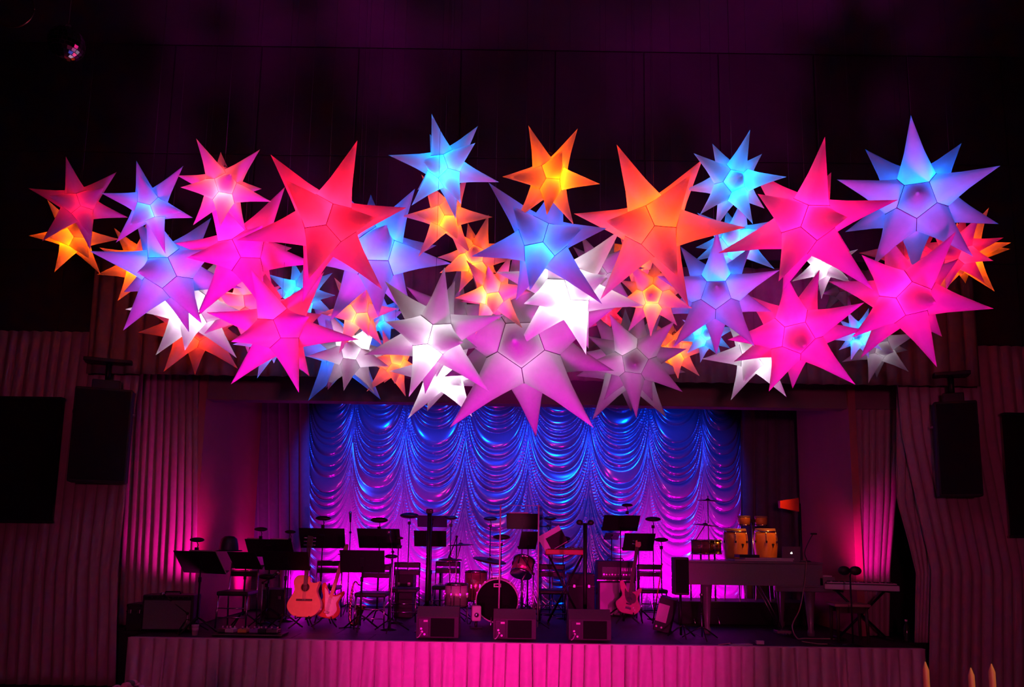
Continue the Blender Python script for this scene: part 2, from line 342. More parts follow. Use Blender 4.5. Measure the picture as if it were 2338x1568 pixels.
# dark leg curtains and the swagged back curtain
YC = 13.3
drape('leg_curtain', VELVET, edge([(556, 1380), (556, 912)], 12.5), edge([(704, 1380), (702, 912)], 12.5), 12.5, 6, .05, zb, hz+.9, seed=21, label='dark purple velvet leg curtain behind the music stands by the wing wall', cat='curtain', group='drapes around the stage')
drape('leg_curtain', VELVET, edge([(1688, 1380), (1690, 912)], 12.4), edge([(1856, 1380), (1856, 912)], 12.4), 12.4, 6, .05, zb, hz+.9, seed=22, label='dark purple velvet leg curtain behind the amber congas', cat='curtain', group='drapes around the stage')
gath = [698, 802, 922, 1061, 1205, 1346, 1482, 1605, 1694]
ac = thing('austrian_curtain', 'swagged satin back curtain gathered in scallops, lit blue above and magenta below', 'curtain', (at(1196, 1100, YC).x, YC, SZ))
cz0, cz1 = zb, hz+.75
for k, (g0, g1) in enumerate(zip(gath, gath[1:])):
    a = at(g0, 1100, YC).x; b = at(g1, 1100, YC).x; hw = (b-a)/2; vs = []; fs = []; NU, NV = 64, 420; rnd = random.Random(k+40)
    off = rnd.uniform(0, 1); sag = .52*hw/.55; pw = [rnd.uniform(-.35, .35) for _ in range(60)]
    for j in range(NV+1):
        z = cz0+(cz1-cz0)*j/NV
        for i in range(NU+1):
            u = math.sin(math.pi*(i/NU-.5)); au = abs(u)
            s_ = sag*(au**2.2)*(1+.9*au**4)
            q = (z-s_)/.175+off
            q += .35*math.sin(q*.9+k*1.3)+.2*math.sin(q*2.1+k)
            fr = q-math.floor(q); n_ = int(math.floor(q)) % 60
            env = (1-.72*au**4)*(.8+.5*pw[n_])
            fold = (fr**.55)*(1-fr)**.8*2.2
            fine = .10*math.sin(q*2*math.pi*2.3+u*3)*(1-au**2)+.22*math.sin(q*2*math.pi*1.5+1)*au**2*(1-au**8)
            d = .075*env*fold + .012*fine + .05*(1-au**2.5)
            vs.append((a+hw+u*hw, YC-d, z))
    W = NU+1
    for j in range(NV):
        for i in range(NU): fs.append((j*W+i, j*W+i+1, (j+1)*W+i+1, (j+1)*W+i))
    o = MB().add(vs, fs, True).build('swag_panel', SATIN, ac); o.location = -Vector(ac.location)
tk = MB()
for g in gath: tk.cyl((at(g, 1100, YC).x, YC+.02, cz0), (at(g, 1100, YC).x, YC+.02, cz1), .006, n=6)
o = tk.build('gathering_tape', SATIN, ac); o.location = -Vector(ac.location)
# ------------------------------------------------------------------ the star lanterns
# key: (position, tip radius, body orientation, twelve tip offsets, lamp colour, lamp level)
STARS = {
'S1': ((-3.976,6.417,4.843),0.425,(-0.4906,0.6661,0.5589,0.0576),[(0.01,-0.28,0.32),(-0.35,-0.19,0.06),(-0.03,-0.41,-0.11),(-0.35,0.24,-0.05),(0.21,-0.12,-0.35),(0.26,0.09,0.37),(0.35,-0.24,0.05),(-0.21,0.12,0.35),(-0.25,-0.09,-0.39),(-0.03,0.28,-0.32),(0.35,0.19,-0.03),(0.03,0.41,0.11)],'red',0.14),
'S2': ((-4.91,7.892,5.136),0.452,(-0.8983,-0.2676,-0.2606,-0.2313),[(-0.16,-0.04,-0.42),(-0.07,-0.42,-0.15),(-0.43,-0.13,-0.04),(0.29,-0.32,0.13),(-0.29,0.16,0.31),(0.15,0.3,-0.31),(-0.29,0.32,-0.13),(0.29,-0.16,-0.31),(-0.15,-0.3,0.3),(0.16,0.04,0.42),(0.07,0.42,0.15),(0.43,0.13,0.04)],'orange',0.9),
'S3': ((-3.104,5.975,4.64),0.391,(-0.6007,-0.79,-0.1191,0.03),[(-0.08,0.37,-0.1),(-0.29,0.05,-0.31),(-0.34,0.15,0.12),(-0.01,-0.27,-0.29),(-0.09,-0.11,0.35),(0.26,0.25,0.01),(0.01,0.27,0.29),(0.11,0.11,-0.38),(-0.28,-0.25,-0.01),(0.08,-0.37,0.1),(0.28,-0.05,0.34),(0.34,-0.15,-0.12)],'blue',0.45),
'S4': ((-2.44,5.848,4.748),0.402,(-0.7373,-0.1771,0.3367,0.5583),[(0.04,-0.11,-0.39),(-0.27,0.09,-0.29),(0.1,0.3,-0.25),(-0.38,-0.03,0.09),(0.21,0.31,0.15),(0.2,-0.35,-0.05),(0.4,0.03,-0.1),(-0.21,-0.31,-0.15),(-0.2,0.35,0.05),(-0.09,0.11,0.38),(0.32,-0.09,0.3),(-0.12,-0.3,0.27)],'pinkyellow',0.9),
'S5': ((-4.273,8.211,4.935),0.55,(-0.5424,0.4027,-0.1391,0.7241),[(-0.54,-0.0,-0.11),(-0.29,0.43,0.17),(-0.17,0.35,-0.39),(0.15,0.22,0.48),(0.34,0.09,-0.42),(-0.25,-0.49,0.02),(-0.15,-0.22,-0.49),(-0.34,-0.09,0.42),(0.25,0.49,-0.02),(0.54,0.0,0.11),(0.29,-0.43,-0.17),(0.17,-0.35,0.39)],'orange',1),
'S6': ((-3.181,6.547,4.275),0.662,(-0.2588,-0.2259,-0.1295,0.9302),[(0.01,0.49,-0.44),(-0.04,0.62,0.24),(0.55,0.36,-0.03),(-0.39,0.09,0.53),(0.57,-0.32,0.1),(-0.31,-0.11,-0.6),(0.38,-0.09,-0.52),(-0.57,0.32,-0.1),(0.31,0.11,0.57),(-0.01,-0.49,0.44),(0.04,-0.62,-0.24),(-0.53,-0.36,0.04)],'blue',0.4),
'S7': ((-2.454,6.422,4.416),0.648,(0.5296,0.4259,0.3259,0.6572),[(-0.42,0.09,-0.58),(0.26,-0.21,-0.56),(-0.27,-0.53,-0.26),(0.64,0.07,-0.07),(-0.2,-0.46,0.41),(-0.35,0.54,-0.03),(-0.6,-0.07,0.05),(0.2,0.46,-0.41),(0.35,-0.54,0.03),(0.37,-0.09,0.59),(-0.26,0.21,0.56),(0.27,0.53,0.26)],'pink',0.7),
'S8': ((-1.399,5.239,4.183),0.627,(0.5403,-0.7306,-0.3768,0.18),[(0.27,-0.31,0.49),(-0.39,-0.17,0.45),(-0.13,-0.61,0.04),(-0.47,0.39,0.12),(-0.02,-0.32,-0.54),(0.56,0.18,0.22),(0.44,-0.39,-0.12),(0.02,0.32,0.54),(-0.59,-0.18,-0.21),(-0.24,0.31,-0.51),(0.4,0.17,-0.44),(0.13,0.61,-0.04)],'red',1.0),
'S9': ((-0.614,6.021,5.048),0.456,(0.8534,0.3454,0.3646,0.1394),[(-0.28,0.02,-0.34),(-0.14,-0.4,-0.15),(-0.48,-0.07,0.07),(0.28,-0.36,0.03),(-0.16,0.16,0.4),(0.08,0.31,-0.33),(-0.28,0.36,-0.03),(0.16,-0.16,-0.4),(-0.09,-0.31,0.31),(0.28,-0.02,0.38),(0.17,0.4,0.14),(0.47,0.07,-0.09)],'cyan',1.0),
'S10': ((-0.649,6.564,4.854),0.422,(-0.2471,-0.082,-0.9655,-0.0072),[(-0.21,-0.21,0.3),(0.14,-0.39,0.09),(0.2,-0.05,0.37),(0.14,-0.23,-0.33),(0.25,0.32,0.13),(-0.42,0.06,0.02),(-0.14,0.23,0.33),(-0.25,-0.32,-0.13),(0.44,-0.06,-0.03),(0.23,0.21,-0.28),(-0.14,0.39,-0.09),(-0.25,0.05,-0.38)],'orange',1.1),
'S11': ((0.212,4.43,4.162),0.329,(-0.0988,-0.8245,-0.3182,-0.4574),[(-0.3,0.1,0.05),(-0.2,0.11,-0.23),(-0.25,-0.19,-0.1),(0.17,0.17,-0.24),(0.06,-0.32,0.01),(-0.04,0.15,0.29),(-0.14,-0.17,0.25),(-0.06,0.32,-0.01),(-0.02,-0.15,-0.32),(0.31,-0.1,-0.09),(0.17,-0.11,0.27),(0.25,0.19,0.1)],'orange',1.2),
'S12': ((0.182,4.877,3.926),0.507,(0.5081,0.8378,-0.182,-0.0832),[(0.2,0.47,-0.03),(-0.17,0.28,-0.34),(-0.31,0.39,0.1),(-0.08,-0.24,-0.44),(-0.37,-0.08,0.38),(0.46,0.05,0.12),(0.08,0.24,0.44),(0.43,0.08,-0.42),(-0.48,-0.05,-0.14),(-0.2,-0.47,0.03),(0.15,-0.28,0.39),(0.25,-0.39,-0.07)],'blue',0.5),
'S13': ((1.048,5.322,4.236),0.643,(0.5346,-0.7413,0.3351,-0.2288),[(-0.32,-0.28,0.5),(-0.09,0.36,0.52),(-0.59,0.19,0.18),(0.47,0.42,0.14),(-0.39,0.14,-0.53),(0.13,-0.62,0.1),(-0.42,-0.42,-0.15),(0.34,-0.14,0.47),(-0.13,0.62,-0.1),(0.32,0.28,-0.53),(0.09,-0.36,-0.52),(0.63,-0.19,-0.08)],'orangered',0.9),
'S14': ((1.556,5.027,4.449),0.359,(0.7057,-0.4649,0.4074,-0.3462),[(-0.32,-0.18,0.12),(-0.12,0.06,0.33),(-0.3,0.19,0.03),(0.24,0.05,0.25),(-0.05,0.27,-0.23),(-0.04,-0.34,-0.12),(-0.25,-0.05,-0.27),(0.05,-0.27,0.25),(0.04,0.34,0.12),(0.29,0.18,-0.11),(0.12,-0.06,-0.34),(0.32,-0.19,-0.05)],'cyan',0.9),
'S15': ((2.137,5.176,4.206),0.597,(-0.7084,0.4512,0.3394,-0.4235),[(0.55,-0.25,0.08),(-0.01,-0.4,0.46),(0.04,-0.57,-0.2),(-0.35,0.1,0.47),(-0.28,-0.17,-0.5),(0.48,0.35,-0.06),(0.42,-0.1,-0.53),(0.28,0.17,0.5),(-0.47,-0.35,0.06),(-0.58,0.25,-0.13),(-0.04,0.4,-0.37),(-0.06,0.57,0.16)],'pink',0.7),
'S16': ((3.769,6.597,5.083),0.761,(0.6749,0.363,-0.6417,0.0322),[(0.8,0.05,-0.19),(0.3,-0.31,-0.66),(0.22,0.49,-0.54),(-0.35,-0.64,-0.23),(-0.38,0.65,-0.03),(0.43,-0.06,0.56),(0.34,0.64,0.24),(0.37,-0.65,0.02),(-0.41,0.06,-0.62),(-0.76,-0.05,0.18),(-0.3,0.31,0.69),(-0.28,-0.49,0.57)],'blue',0.45),
'S17': ((4.484,7.196,4.839),0.441,(0.9573,0.2419,0.1258,-0.0964),[(-0.14,-0.02,-0.42),(-0.31,-0.3,-0.1),(-0.4,0.16,-0.09),(0.02,-0.38,0.22),(-0.13,0.35,0.23),(0.32,0.07,-0.3),(-0.02,0.38,-0.22),(0.14,-0.35,-0.23),(-0.31,-0.07,0.3),(0.13,0.02,0.42),(0.31,0.3,0.1),(0.39,-0.16,0.09)],'red',0.6),
'S18': ((5.049,8.004,5.139),0.547,(-0.3689,0.3786,-0.6512,-0.5446),[(0.23,-0.49,-0.06),(0.54,-0.03,0.06),(0.19,-0.24,0.45),(0.29,0.42,-0.19),(-0.29,0.08,0.46),(-0.23,-0.33,-0.38),(-0.29,-0.42,0.19),(0.29,-0.08,-0.46),(0.23,0.33,0.38),(-0.23,0.49,0.06),(-0.54,0.03,-0.06),(-0.19,0.24,-0.45)],'orange',1),
'S19': ((4.316,7.758,5.034),0.501,(0.8423,-0.3486,0.356,-0.2055),[(-0.34,-0.36,-0.02),(-0.22,-0.13,0.43),(-0.48,0.14,0.06),(0.29,0.01,0.41),(-0.13,0.44,-0.19),(0.09,-0.37,-0.33),(-0.29,-0.01,-0.41),(0.13,-0.44,0.19),(-0.09,0.37,0.33),(0.34,0.36,0.02),(0.22,0.13,-0.43),(0.48,-0.14,-0.06)],'red',0.25),
'S20': ((3.698,6.732,4.193),0.714,(-0.0342,-0.8261,-0.0565,-0.5597),[(-0.57,0.37,0.28),(-0.2,0.55,-0.46),(-0.57,-0.08,-0.42),(0.54,0.38,-0.27),(-0.1,-0.65,-0.27),(-0.13,0.08,0.7),(-0.59,-0.38,0.26),(0.1,0.65,0.27),(0.2,-0.08,-0.69),(0.57,-0.37,-0.22),(0.17,-0.55,0.42),(0.57,0.08,0.42)],'pink',0.6),
'S21': ((2.683,6.866,3.858),0.693,(0.365,0.086,-0.2014,0.9049),[(0.15,0.49,-0.43),(0.74,0.16,0.1),(0.46,-0.21,-0.53),(0.26,-0.01,0.64),(-0.15,-0.61,-0.29),(-0.43,0.52,-0.15),(-0.26,0.01,-0.56),(0.15,0.61,0.29),(0.43,-0.52,0.15),(-0.25,-0.49,0.42),(-0.69,-0.16,-0.11),(-0.4,0.21,0.46)],'pink',0.7),
'S22': ((2.544,7.606,3.844),0.551,(0.1388,0.5116,0.8307,-0.1701),[(-0.29,0.08,0.46),(-0.29,-0.43,0.18),(0.19,-0.25,0.45),(-0.23,-0.32,-0.38),(0.55,-0.04,0.05),(-0.22,0.5,0.07),(0.23,0.32,0.38),(-0.55,0.04,-0.05),(0.22,-0.5,-0.07),(0.29,-0.08,-0.47),(0.29,0.43,-0.18),(-0.19,0.25,-0.45)],'white',0.8),
'S23': ((3.308,7.587,4.82),0.358,(0.653,-0.1915,-0.2128,-0.7011),[(-0.18,-0.16,-0.27),(-0.29,0.17,-0.12),(0.02,0.15,-0.32),(-0.19,0.18,0.25),(0.32,0.14,-0.09),(-0.02,-0.36,0.01),(0.19,-0.18,-0.25),(-0.32,-0.14,0.09),(0.02,0.36,-0.01),(0.19,0.16,0.27),(0.29,-0.17,0.12),(-0.02,-0.15,0.32)],'white',1),
'S24': ((2.234,7.208,4.928),0.474,(-0.0297,-0.3397,0.7669,0.5436),[(0.29,-0.37,-0.05),(0.43,0.07,-0.27),(0.39,0.02,0.22),(-0.04,0.28,-0.38),(-0.01,0.21,0.42),(-0.21,-0.42,-0.03),(0.04,-0.28,0.38),(-0.01,-0.21,-0.42),(0.21,0.42,0.03),(-0.3,0.37,0.07),(-0.39,-0.07,0.26),(-0.41,-0.02,-0.23)],'cyan',1),
'S25': ((1.848,6.552,4.132),0.612,(0.5636,0.4905,0.0117,-0.6646),[(0.11,0.41,-0.47),(-0.43,0.43,-0.07),(0.14,0.57,0.18),(-0.58,-0.18,0.1),(0.36,0.05,0.49),(0.28,-0.2,-0.54),(0.58,0.18,-0.1),(-0.41,-0.05,-0.52),(-0.27,0.2,0.54),(-0.09,-0.41,0.44),(0.44,-0.43,0.08),(-0.15,-0.57,-0.12)],'blue',0.4),
'S26': ((1.3,6.675,4.161),0.428,(-0.7799,0.2108,-0.5194,-0.2786),[(-0.1,-0.4,-0.13),(0.17,-0.32,0.22),(-0.27,-0.22,0.25),(0.4,0.06,0.14),(-0.28,0.23,0.22),(-0.04,-0.06,-0.42),(-0.4,-0.06,-0.14),(0.31,-0.23,-0.2),(0.04,0.06,0.42),(0.1,0.4,0.13),(-0.19,0.32,-0.27),(0.27,0.22,-0.23)],'orange',1),
'S26b': ((1.328,7.772,4.957),0.429,(-0.6666,0.6802,0.05,0.3009),[(-0.24,-0.32,0.18),(-0.35,0.11,0.22),(-0.36,-0.09,-0.19),(0.02,0.37,0.22),(-0.01,0.04,-0.43),(0.22,-0.33,0.16),(-0.02,-0.37,-0.22),(0.01,-0.04,0.43),(-0.22,0.33,-0.16),(0.23,0.32,-0.17),(0.35,-0.11,-0.21),(0.37,0.09,0.19)],'orange',0.8),
'S27': ((0.431,5.62,3.833),0.6,(0.0993,-0.6369,-0.3766,0.6654),[(0.36,0.41,0.25),(-0.12,0.16,0.56),(0.38,-0.2,0.42),(-0.58,0.03,0.15),(0.23,-0.55,-0.08),(0.2,0.43,-0.36),(0.59,-0.03,-0.13),(-0.23,0.55,0.08),(-0.2,-0.43,0.36),(-0.36,-0.41,-0.25),(0.12,-0.16,-0.56),(-0.41,0.2,-0.43)],'white',1.5),
'S28': ((0.09,6.416,3.598),0.95,(0.2604,0.1278,-0.8875,0.3579),[(0.51,0.21,0.78),(0.75,-0.56,0.18),(0.86,0.38,-0.14),(-0.09,-0.92,-0.21),(0.14,0.59,-0.75),(-0.49,0.32,0.75),(0.09,0.92,0.21),(-0.08,-0.59,0.74),(0.59,-0.32,-0.79),(-0.62,-0.21,-0.79),(-0.75,0.56,-0.18),(-0.86,-0.38,0.14)],'none',0.03),
'S29': ((-0.59,5.36,3.376),0.54,(0.1425,0.5354,0.8322,0.022),[(-0.37,-0.07,0.39),(-0.29,-0.45,-0.03),(0.1,-0.38,0.39),(-0.15,-0.17,-0.5),(0.52,-0.06,0.15),(-0.25,0.45,0.17),(0.13,0.17,0.49),(-0.53,0.06,-0.14),(0.25,-0.45,-0.17),(0.42,0.07,-0.41),(0.3,0.45,0.03),(-0.1,0.38,-0.37)],'white',0.55),
'S30': ((-0.705,7.494,3.594),0.599,(-0.8219,0.4721,-0.2604,0.1839),[(-0.3,-0.5,0.08),(-0.28,-0.07,0.53),(-0.59,0.07,-0.0),(0.29,0.19,0.49),(-0.22,0.42,-0.36),(0.22,-0.49,-0.26),(-0.34,-0.19,-0.54),(0.22,-0.42,0.36),(-0.22,0.49,0.26),(0.33,0.5,-0.06),(0.29,0.07,-0.47),(0.59,-0.07,0.0)],'white',1.6),
'S31': ((-0.166,5.866,3.871),0.36,(-0.1258,-0.9639,-0.1945,0.1316),[(-0.01,0.26,0.25),(-0.29,0.21,-0.0),(-0.23,-0.05,0.27),(-0.15,0.08,-0.32),(-0.04,-0.34,0.12),(0.31,0.16,0.08),(0.14,-0.08,0.32),(0.04,0.34,-0.12),(-0.31,-0.16,-0.09),(0.01,-0.26,-0.25),(0.29,-0.21,0.0),(0.24,0.05,-0.27)],'orange',1.3),
'S32': ((-0.386,6.954,4.611),0.439,(-0.0906,0.9511,0.2939,-0.028),[(-0.09,0.13,0.41),(-0.39,0.17,0.06),(-0.28,-0.25,0.23),(-0.17,0.24,-0.28),(0.02,-0.43,-0.07),(0.33,0.17,0.23),(0.13,-0.24,0.33),(-0.02,0.43,0.07),(-0.33,-0.17,-0.23),(0.09,-0.13,-0.41),(0.43,-0.17,-0.07),(0.29,0.25,-0.26)],'orange',1),
'S33': ((-1.351,6.822,4.584),0.787,(-0.5105,0.7799,0.2707,0.2406),[(-0.34,-0.48,0.52),(-0.75,0.15,0.18),(-0.54,-0.5,-0.29),(-0.21,0.76,0.03),(0.12,-0.3,-0.73),(0.41,-0.27,0.53),(0.25,-0.76,-0.04),(-0.12,0.3,0.74),(-0.47,0.27,-0.61),(0.35,0.48,-0.55),(0.76,-0.15,-0.15),(0.54,0.5,0.29)],'blue',0.45),
'S34': ((-2.156,7.24,4.304),0.399,(-0.6908,0.1849,0.5518,0.4291),[(0.04,-0.37,-0.15),(-0.28,-0.11,-0.27),(0.11,-0.02,-0.39),(-0.37,0.13,0.06),(0.27,0.27,-0.12),(0.13,-0.28,0.24),(0.38,-0.13,-0.05),(-0.26,-0.27,0.11),(-0.13,0.28,-0.24),(-0.04,0.37,0.15),(0.28,0.11,0.27),(-0.12,0.02,0.38)],'cyan',1),
'S35': ((-1.608,7.413,4.177),0.432,(0.0682,-0.5262,-0.8311,-0.1667),[(-0.21,-0.22,0.29),(-0.23,-0.34,-0.14),(0.15,-0.39,0.11),(-0.19,0.04,-0.43),(0.42,-0.05,0.03),(-0.17,0.23,0.32),(0.18,-0.04,0.39),(-0.42,0.05,0.0),(0.17,-0.23,-0.32),(0.22,0.22,-0.29),(0.23,0.34,0.14),(-0.15,0.39,-0.11)],'orange',1),
'S36': ((-2.796,7.419,4.209),0.486,(0.6693,-0.0313,-0.3557,0.6515),[(0.43,0.14,-0.18),(0.38,-0.29,0.1),(0.17,-0.26,-0.37),(0.0,-0.21,0.44),(-0.32,-0.17,-0.33),(0.09,0.48,-0.01),(-0.0,0.21,-0.44),(0.33,0.17,0.31),(-0.09,-0.48,0.01),(-0.43,-0.14,0.18),(-0.38,0.29,-0.1),(-0.17,0.26,0.37)],'pinkyellow',0.8),
'S37': ((-2.077,6.414,3.716),0.63,(0.7524,0.2435,-0.3601,-0.4948),[(0.23,-0.12,-0.61),(-0.45,0.1,-0.5),(0.14,0.5,-0.33),(-0.61,-0.14,0.09),(0.22,0.52,0.29),(0.39,-0.49,-0.04),(0.68,0.14,-0.06),(-0.23,-0.52,-0.27),(-0.39,0.49,0.04),(-0.23,0.12,0.57),(0.39,-0.1,0.49),(-0.12,-0.5,0.37)],'red',0.8),
'S38': ((-3.262,7.298,4.184),0.65,(-0.6601,-0.0706,0.4273,0.6137),[(0.09,-0.32,-0.55),(-0.43,0.17,-0.48),(0.35,0.33,-0.46),(-0.62,0.16,0.13),(0.46,0.43,0.18),(0.16,-0.63,0.05),(0.62,-0.16,-0.13),(-0.46,-0.43,-0.18),(-0.16,0.63,-0.05),(-0.1,0.32,0.56),(0.37,-0.17,0.51),(-0.29,-0.33,0.48)],'white',0.9),
'S39': ((-3.649,8.293,4.264),0.687,(0.6779,0.3655,0.6378,0.0103),[(-0.69,0.02,-0.09),(-0.33,-0.6,0.01),(-0.42,-0.11,0.53),(0.35,-0.55,-0.23),(0.2,0.26,0.61),(-0.18,0.45,-0.49),(-0.35,0.55,0.23),(-0.22,-0.26,-0.61),(0.21,-0.45,0.47),(0.67,-0.02,0.14),(0.33,0.6,-0.01),(0.46,0.11,-0.48)],'orangered',0.35),
'S40': ((-2.538,7.629,3.939),0.446,(-0.5321,-0.6883,-0.2247,0.4389),[(-0.04,0.43,-0.11),(-0.42,0.16,-0.01),(-0.11,0.28,0.33),(-0.32,-0.28,-0.14),(0.17,-0.09,0.4),(0.28,0.16,-0.31),(0.32,0.28,0.14),(-0.18,0.09,-0.41),(-0.28,-0.16,0.31),(0.04,-0.43,0.11),(0.42,-0.16,0.01),(0.11,-0.28,-0.33)],'cyan',0.8),
'S41': ((-1.731,7.765,3.825),0.504,(0.2226,-0.7178,0.1661,-0.6385),[(-0.44,0.18,0.18),(-0.05,0.5,0.01),(-0.32,0.2,-0.34),(0.41,0.27,0.11),(-0.02,-0.22,-0.45),(-0.21,-0.25,0.38),(-0.41,-0.27,-0.1),(0.01,0.22,0.45),(0.21,0.25,-0.38),(0.44,-0.18,-0.18),(0.05,-0.5,-0.01),(0.32,-0.2,0.34)],'white',0.7),
'S42': ((-1.949,8.305,4.025),0.729,(-0.8589,-0.389,-0.2564,0.2127),[(-0.45,0.25,-0.58),(-0.65,-0.31,-0.12),(-0.56,0.4,0.17),(-0.05,-0.71,0.14),(0.05,0.44,0.58),(0.41,0.2,-0.56),(0.05,0.71,-0.14),(-0.05,-0.44,-0.58),(-0.38,-0.2,0.59),(0.39,-0.25,0.57),(0.65,0.31,0.12),(0.59,-0.4,-0.16)],'blue',0.5),
'S43': ((-1.346,8.166,3.804),0.406,(0.0704,0.6258,0.1902,-0.7531),[(0.24,0.33,-0.01),(-0.07,0.29,0.28),(0.27,0.03,0.3),(-0.39,0.07,0.09),(0.16,-0.34,0.14),(0.13,0.13,-0.34),(0.39,-0.07,-0.09),(-0.16,0.34,-0.14),(-0.12,-0.13,0.37),(-0.24,-0.33,0.01),(0.07,-0.29,-0.28),(-0.29,-0.03,-0.32)],'orange',1),
'S44': ((1.196,7.123,3.641),0.593,(0.6094,-0.5502,0.5466,-0.1646),[(-0.3,-0.35,0.37),(0.09,0.08,0.58),(-0.44,0.25,0.31),(0.55,0.14,0.16),(-0.25,0.42,-0.32),(-0.09,-0.56,-0.18),(-0.61,-0.14,-0.11),(0.31,-0.42,0.28),(0.09,0.56,0.18),(0.24,0.35,-0.34),(-0.0,-0.08,-0.59),(0.41,-0.25,-0.36)],'none',0.03),
'S44b': ((1.278,8.029,3.825),0.742,(0.2505,0.1146,-0.93,0.2433),[(0.39,-0.01,0.63),(0.54,-0.5,0.05),(0.7,0.26,-0.03),(-0.13,-0.66,-0.32),(0.12,0.57,-0.45),(-0.38,0.14,0.62),(0.13,0.66,0.32),(-0.12,-0.57,0.45),(0.38,-0.14,-0.62),(-0.4,0.01,-0.64),(-0.54,0.5,-0.04),(-0.7,-0.26,0.03)],'none',0.03),
'S45': ((1.858,8.313,4.068),0.436,(0.1242,-0.6233,0.2542,-0.729),[(-0.33,0.27,0.09),(0.09,0.42,0.0),(-0.18,0.23,-0.33),(0.39,0.11,0.15),(-0.01,-0.2,-0.39),(-0.29,-0.14,0.29),(-0.39,-0.11,-0.15),(0.01,0.2,0.39),(0.32,0.14,-0.28),(0.33,-0.27,-0.07),(-0.09,-0.42,-0.0),(0.15,-0.23,0.34)],'orange',0.8),
'S46': ((2.121,7.903,4.137),0.353,(-0.5039,0.6994,0.5069,0.0046),[(0.02,-0.22,0.28),(-0.3,-0.14,0.12),(-0.05,-0.34,-0.06),(-0.28,0.21,-0.02),(0.13,-0.12,-0.31),(0.24,0.08,0.25),(0.28,-0.21,0.02),(-0.12,0.12,0.31),(-0.24,-0.08,-0.24),(-0.02,0.22,-0.27),(0.3,0.14,-0.12),(0.05,0.34,0.06)],'cyan',1),
'S47': ((3.662,7.616,4.076),0.31,(0.8897,-0.1649,0.0439,0.4235),[(0.14,-0.18,-0.21),(0.1,-0.28,0.1),(-0.16,-0.25,-0.1),(0.11,-0.01,0.29),(-0.32,0.03,-0.05),(0.16,0.14,-0.22),(-0.1,0.01,-0.28),(0.31,-0.03,0.03),(-0.18,-0.14,0.21),(-0.12,0.18,0.21),(-0.1,0.28,-0.1),(0.16,0.25,0.1)],'cyan',1),
'S48': ((4.211,8.3,4.124),0.439,(-0.6275,0.0075,0.1231,0.7688),[(-0.16,-0.03,-0.43),(-0.31,0.29,-0.11),(0.11,0.31,-0.29),(-0.28,0.12,0.32),(0.41,0.15,0.01),(-0.05,-0.41,-0.16),(0.26,-0.12,-0.31),(-0.41,-0.15,-0.03),(0.05,0.41,0.16),(0.17,0.03,0.4),(0.31,-0.29,0.1),(-0.11,-0.31,0.29)],'none',0.03),
'S49': ((3.883,8.503,4.878),0.326,(-0.6497,-0.5495,0.2897,0.4381),[(0.2,0.12,-0.23),(-0.14,0.15,-0.25),(0.02,0.33,-0.01),(-0.28,-0.13,-0.1),(-0.01,0.15,0.29),(0.27,-0.17,-0.07),(0.28,0.13,0.1),(0.01,-0.15,-0.29),(-0.27,0.17,0.07),(-0.2,-0.12,0.23),(0.15,-0.15,0.25),(-0.02,-0.33,0.01)],'none',0),
'S50': ((-0.698,8.373,4.377),0.678,(-0.1484,-0.6241,0.7022,0.3089),[(0.62,-0.15,0.22),(0.52,0.33,-0.29),(0.31,0.47,0.38),(-0.06,0.13,-0.66),(-0.39,0.36,0.42),(0.11,-0.65,0.17),(0.06,-0.13,0.66),(0.39,-0.36,-0.42),(-0.11,0.65,-0.17),(-0.62,0.15,-0.22),(-0.52,-0.33,0.3),(-0.31,-0.47,-0.38)],'none',0.03),
'S51': ((0.887,7.347,4.627),0.47,(-0.0943,-0.6489,-0.4609,-0.5979),[(-0.47,-0.03,-0.06),(-0.16,0.05,-0.44),(-0.16,-0.39,-0.21),(0.23,0.31,-0.27),(0.25,-0.4,0.13),(-0.27,0.18,0.34),(-0.23,-0.31,0.27),(-0.23,0.4,-0.1),(0.27,-0.18,-0.34),(0.47,0.03,0.06),(0.15,-0.05,0.39),(0.18,0.39,0.25)],'none',0.03),
'S52': ((1.083,8.398,4.5),0.331,(0.5981,0.714,0.0051,-0.3639),[(0.07,0.29,-0.14),(-0.25,0.15,-0.15),(-0.12,0.27,0.15),(-0.22,-0.19,-0.15),(-0.0,-0.01,0.33),(0.3,0.03,-0.14),(0.22,0.19,0.15),(0.0,0.01,-0.33),(-0.3,-0.03,0.14),(-0.07,-0.29,0.14),(0.25,-0.15,0.15),(0.12,-0.27,-0.15)],'red',0.6),
'S54': ((-1.558,8.544,4.46),0.404,(-0.0161,-0.6142,0.1761,0.769),[(0.37,0.11,-0.12),(0.12,0.37,0.1),(0.28,0.03,0.28),(-0.29,0.28,0.0),(-0.01,-0.27,0.3),(0.12,-0.14,-0.36),(0.28,-0.28,-0.0),(0.01,0.27,-0.3),(-0.12,0.14,0.36),(-0.37,-0.11,0.12),(-0.12,-0.37,-0.1),(-0.28,-0.03,-0.28)],'blue',0.7),
}
LCOL = {'orange': (1, .085, .0), 'orangered': (1, .035, .0), 'red': (1, .006, .035), 'pink': (1, .004, .12), 'pinkyellow': (1, .055, .06), 'blue': (.0, .14, 1), 'cyan': (.0, .26, 1), 'white': (1, .93, 1)}
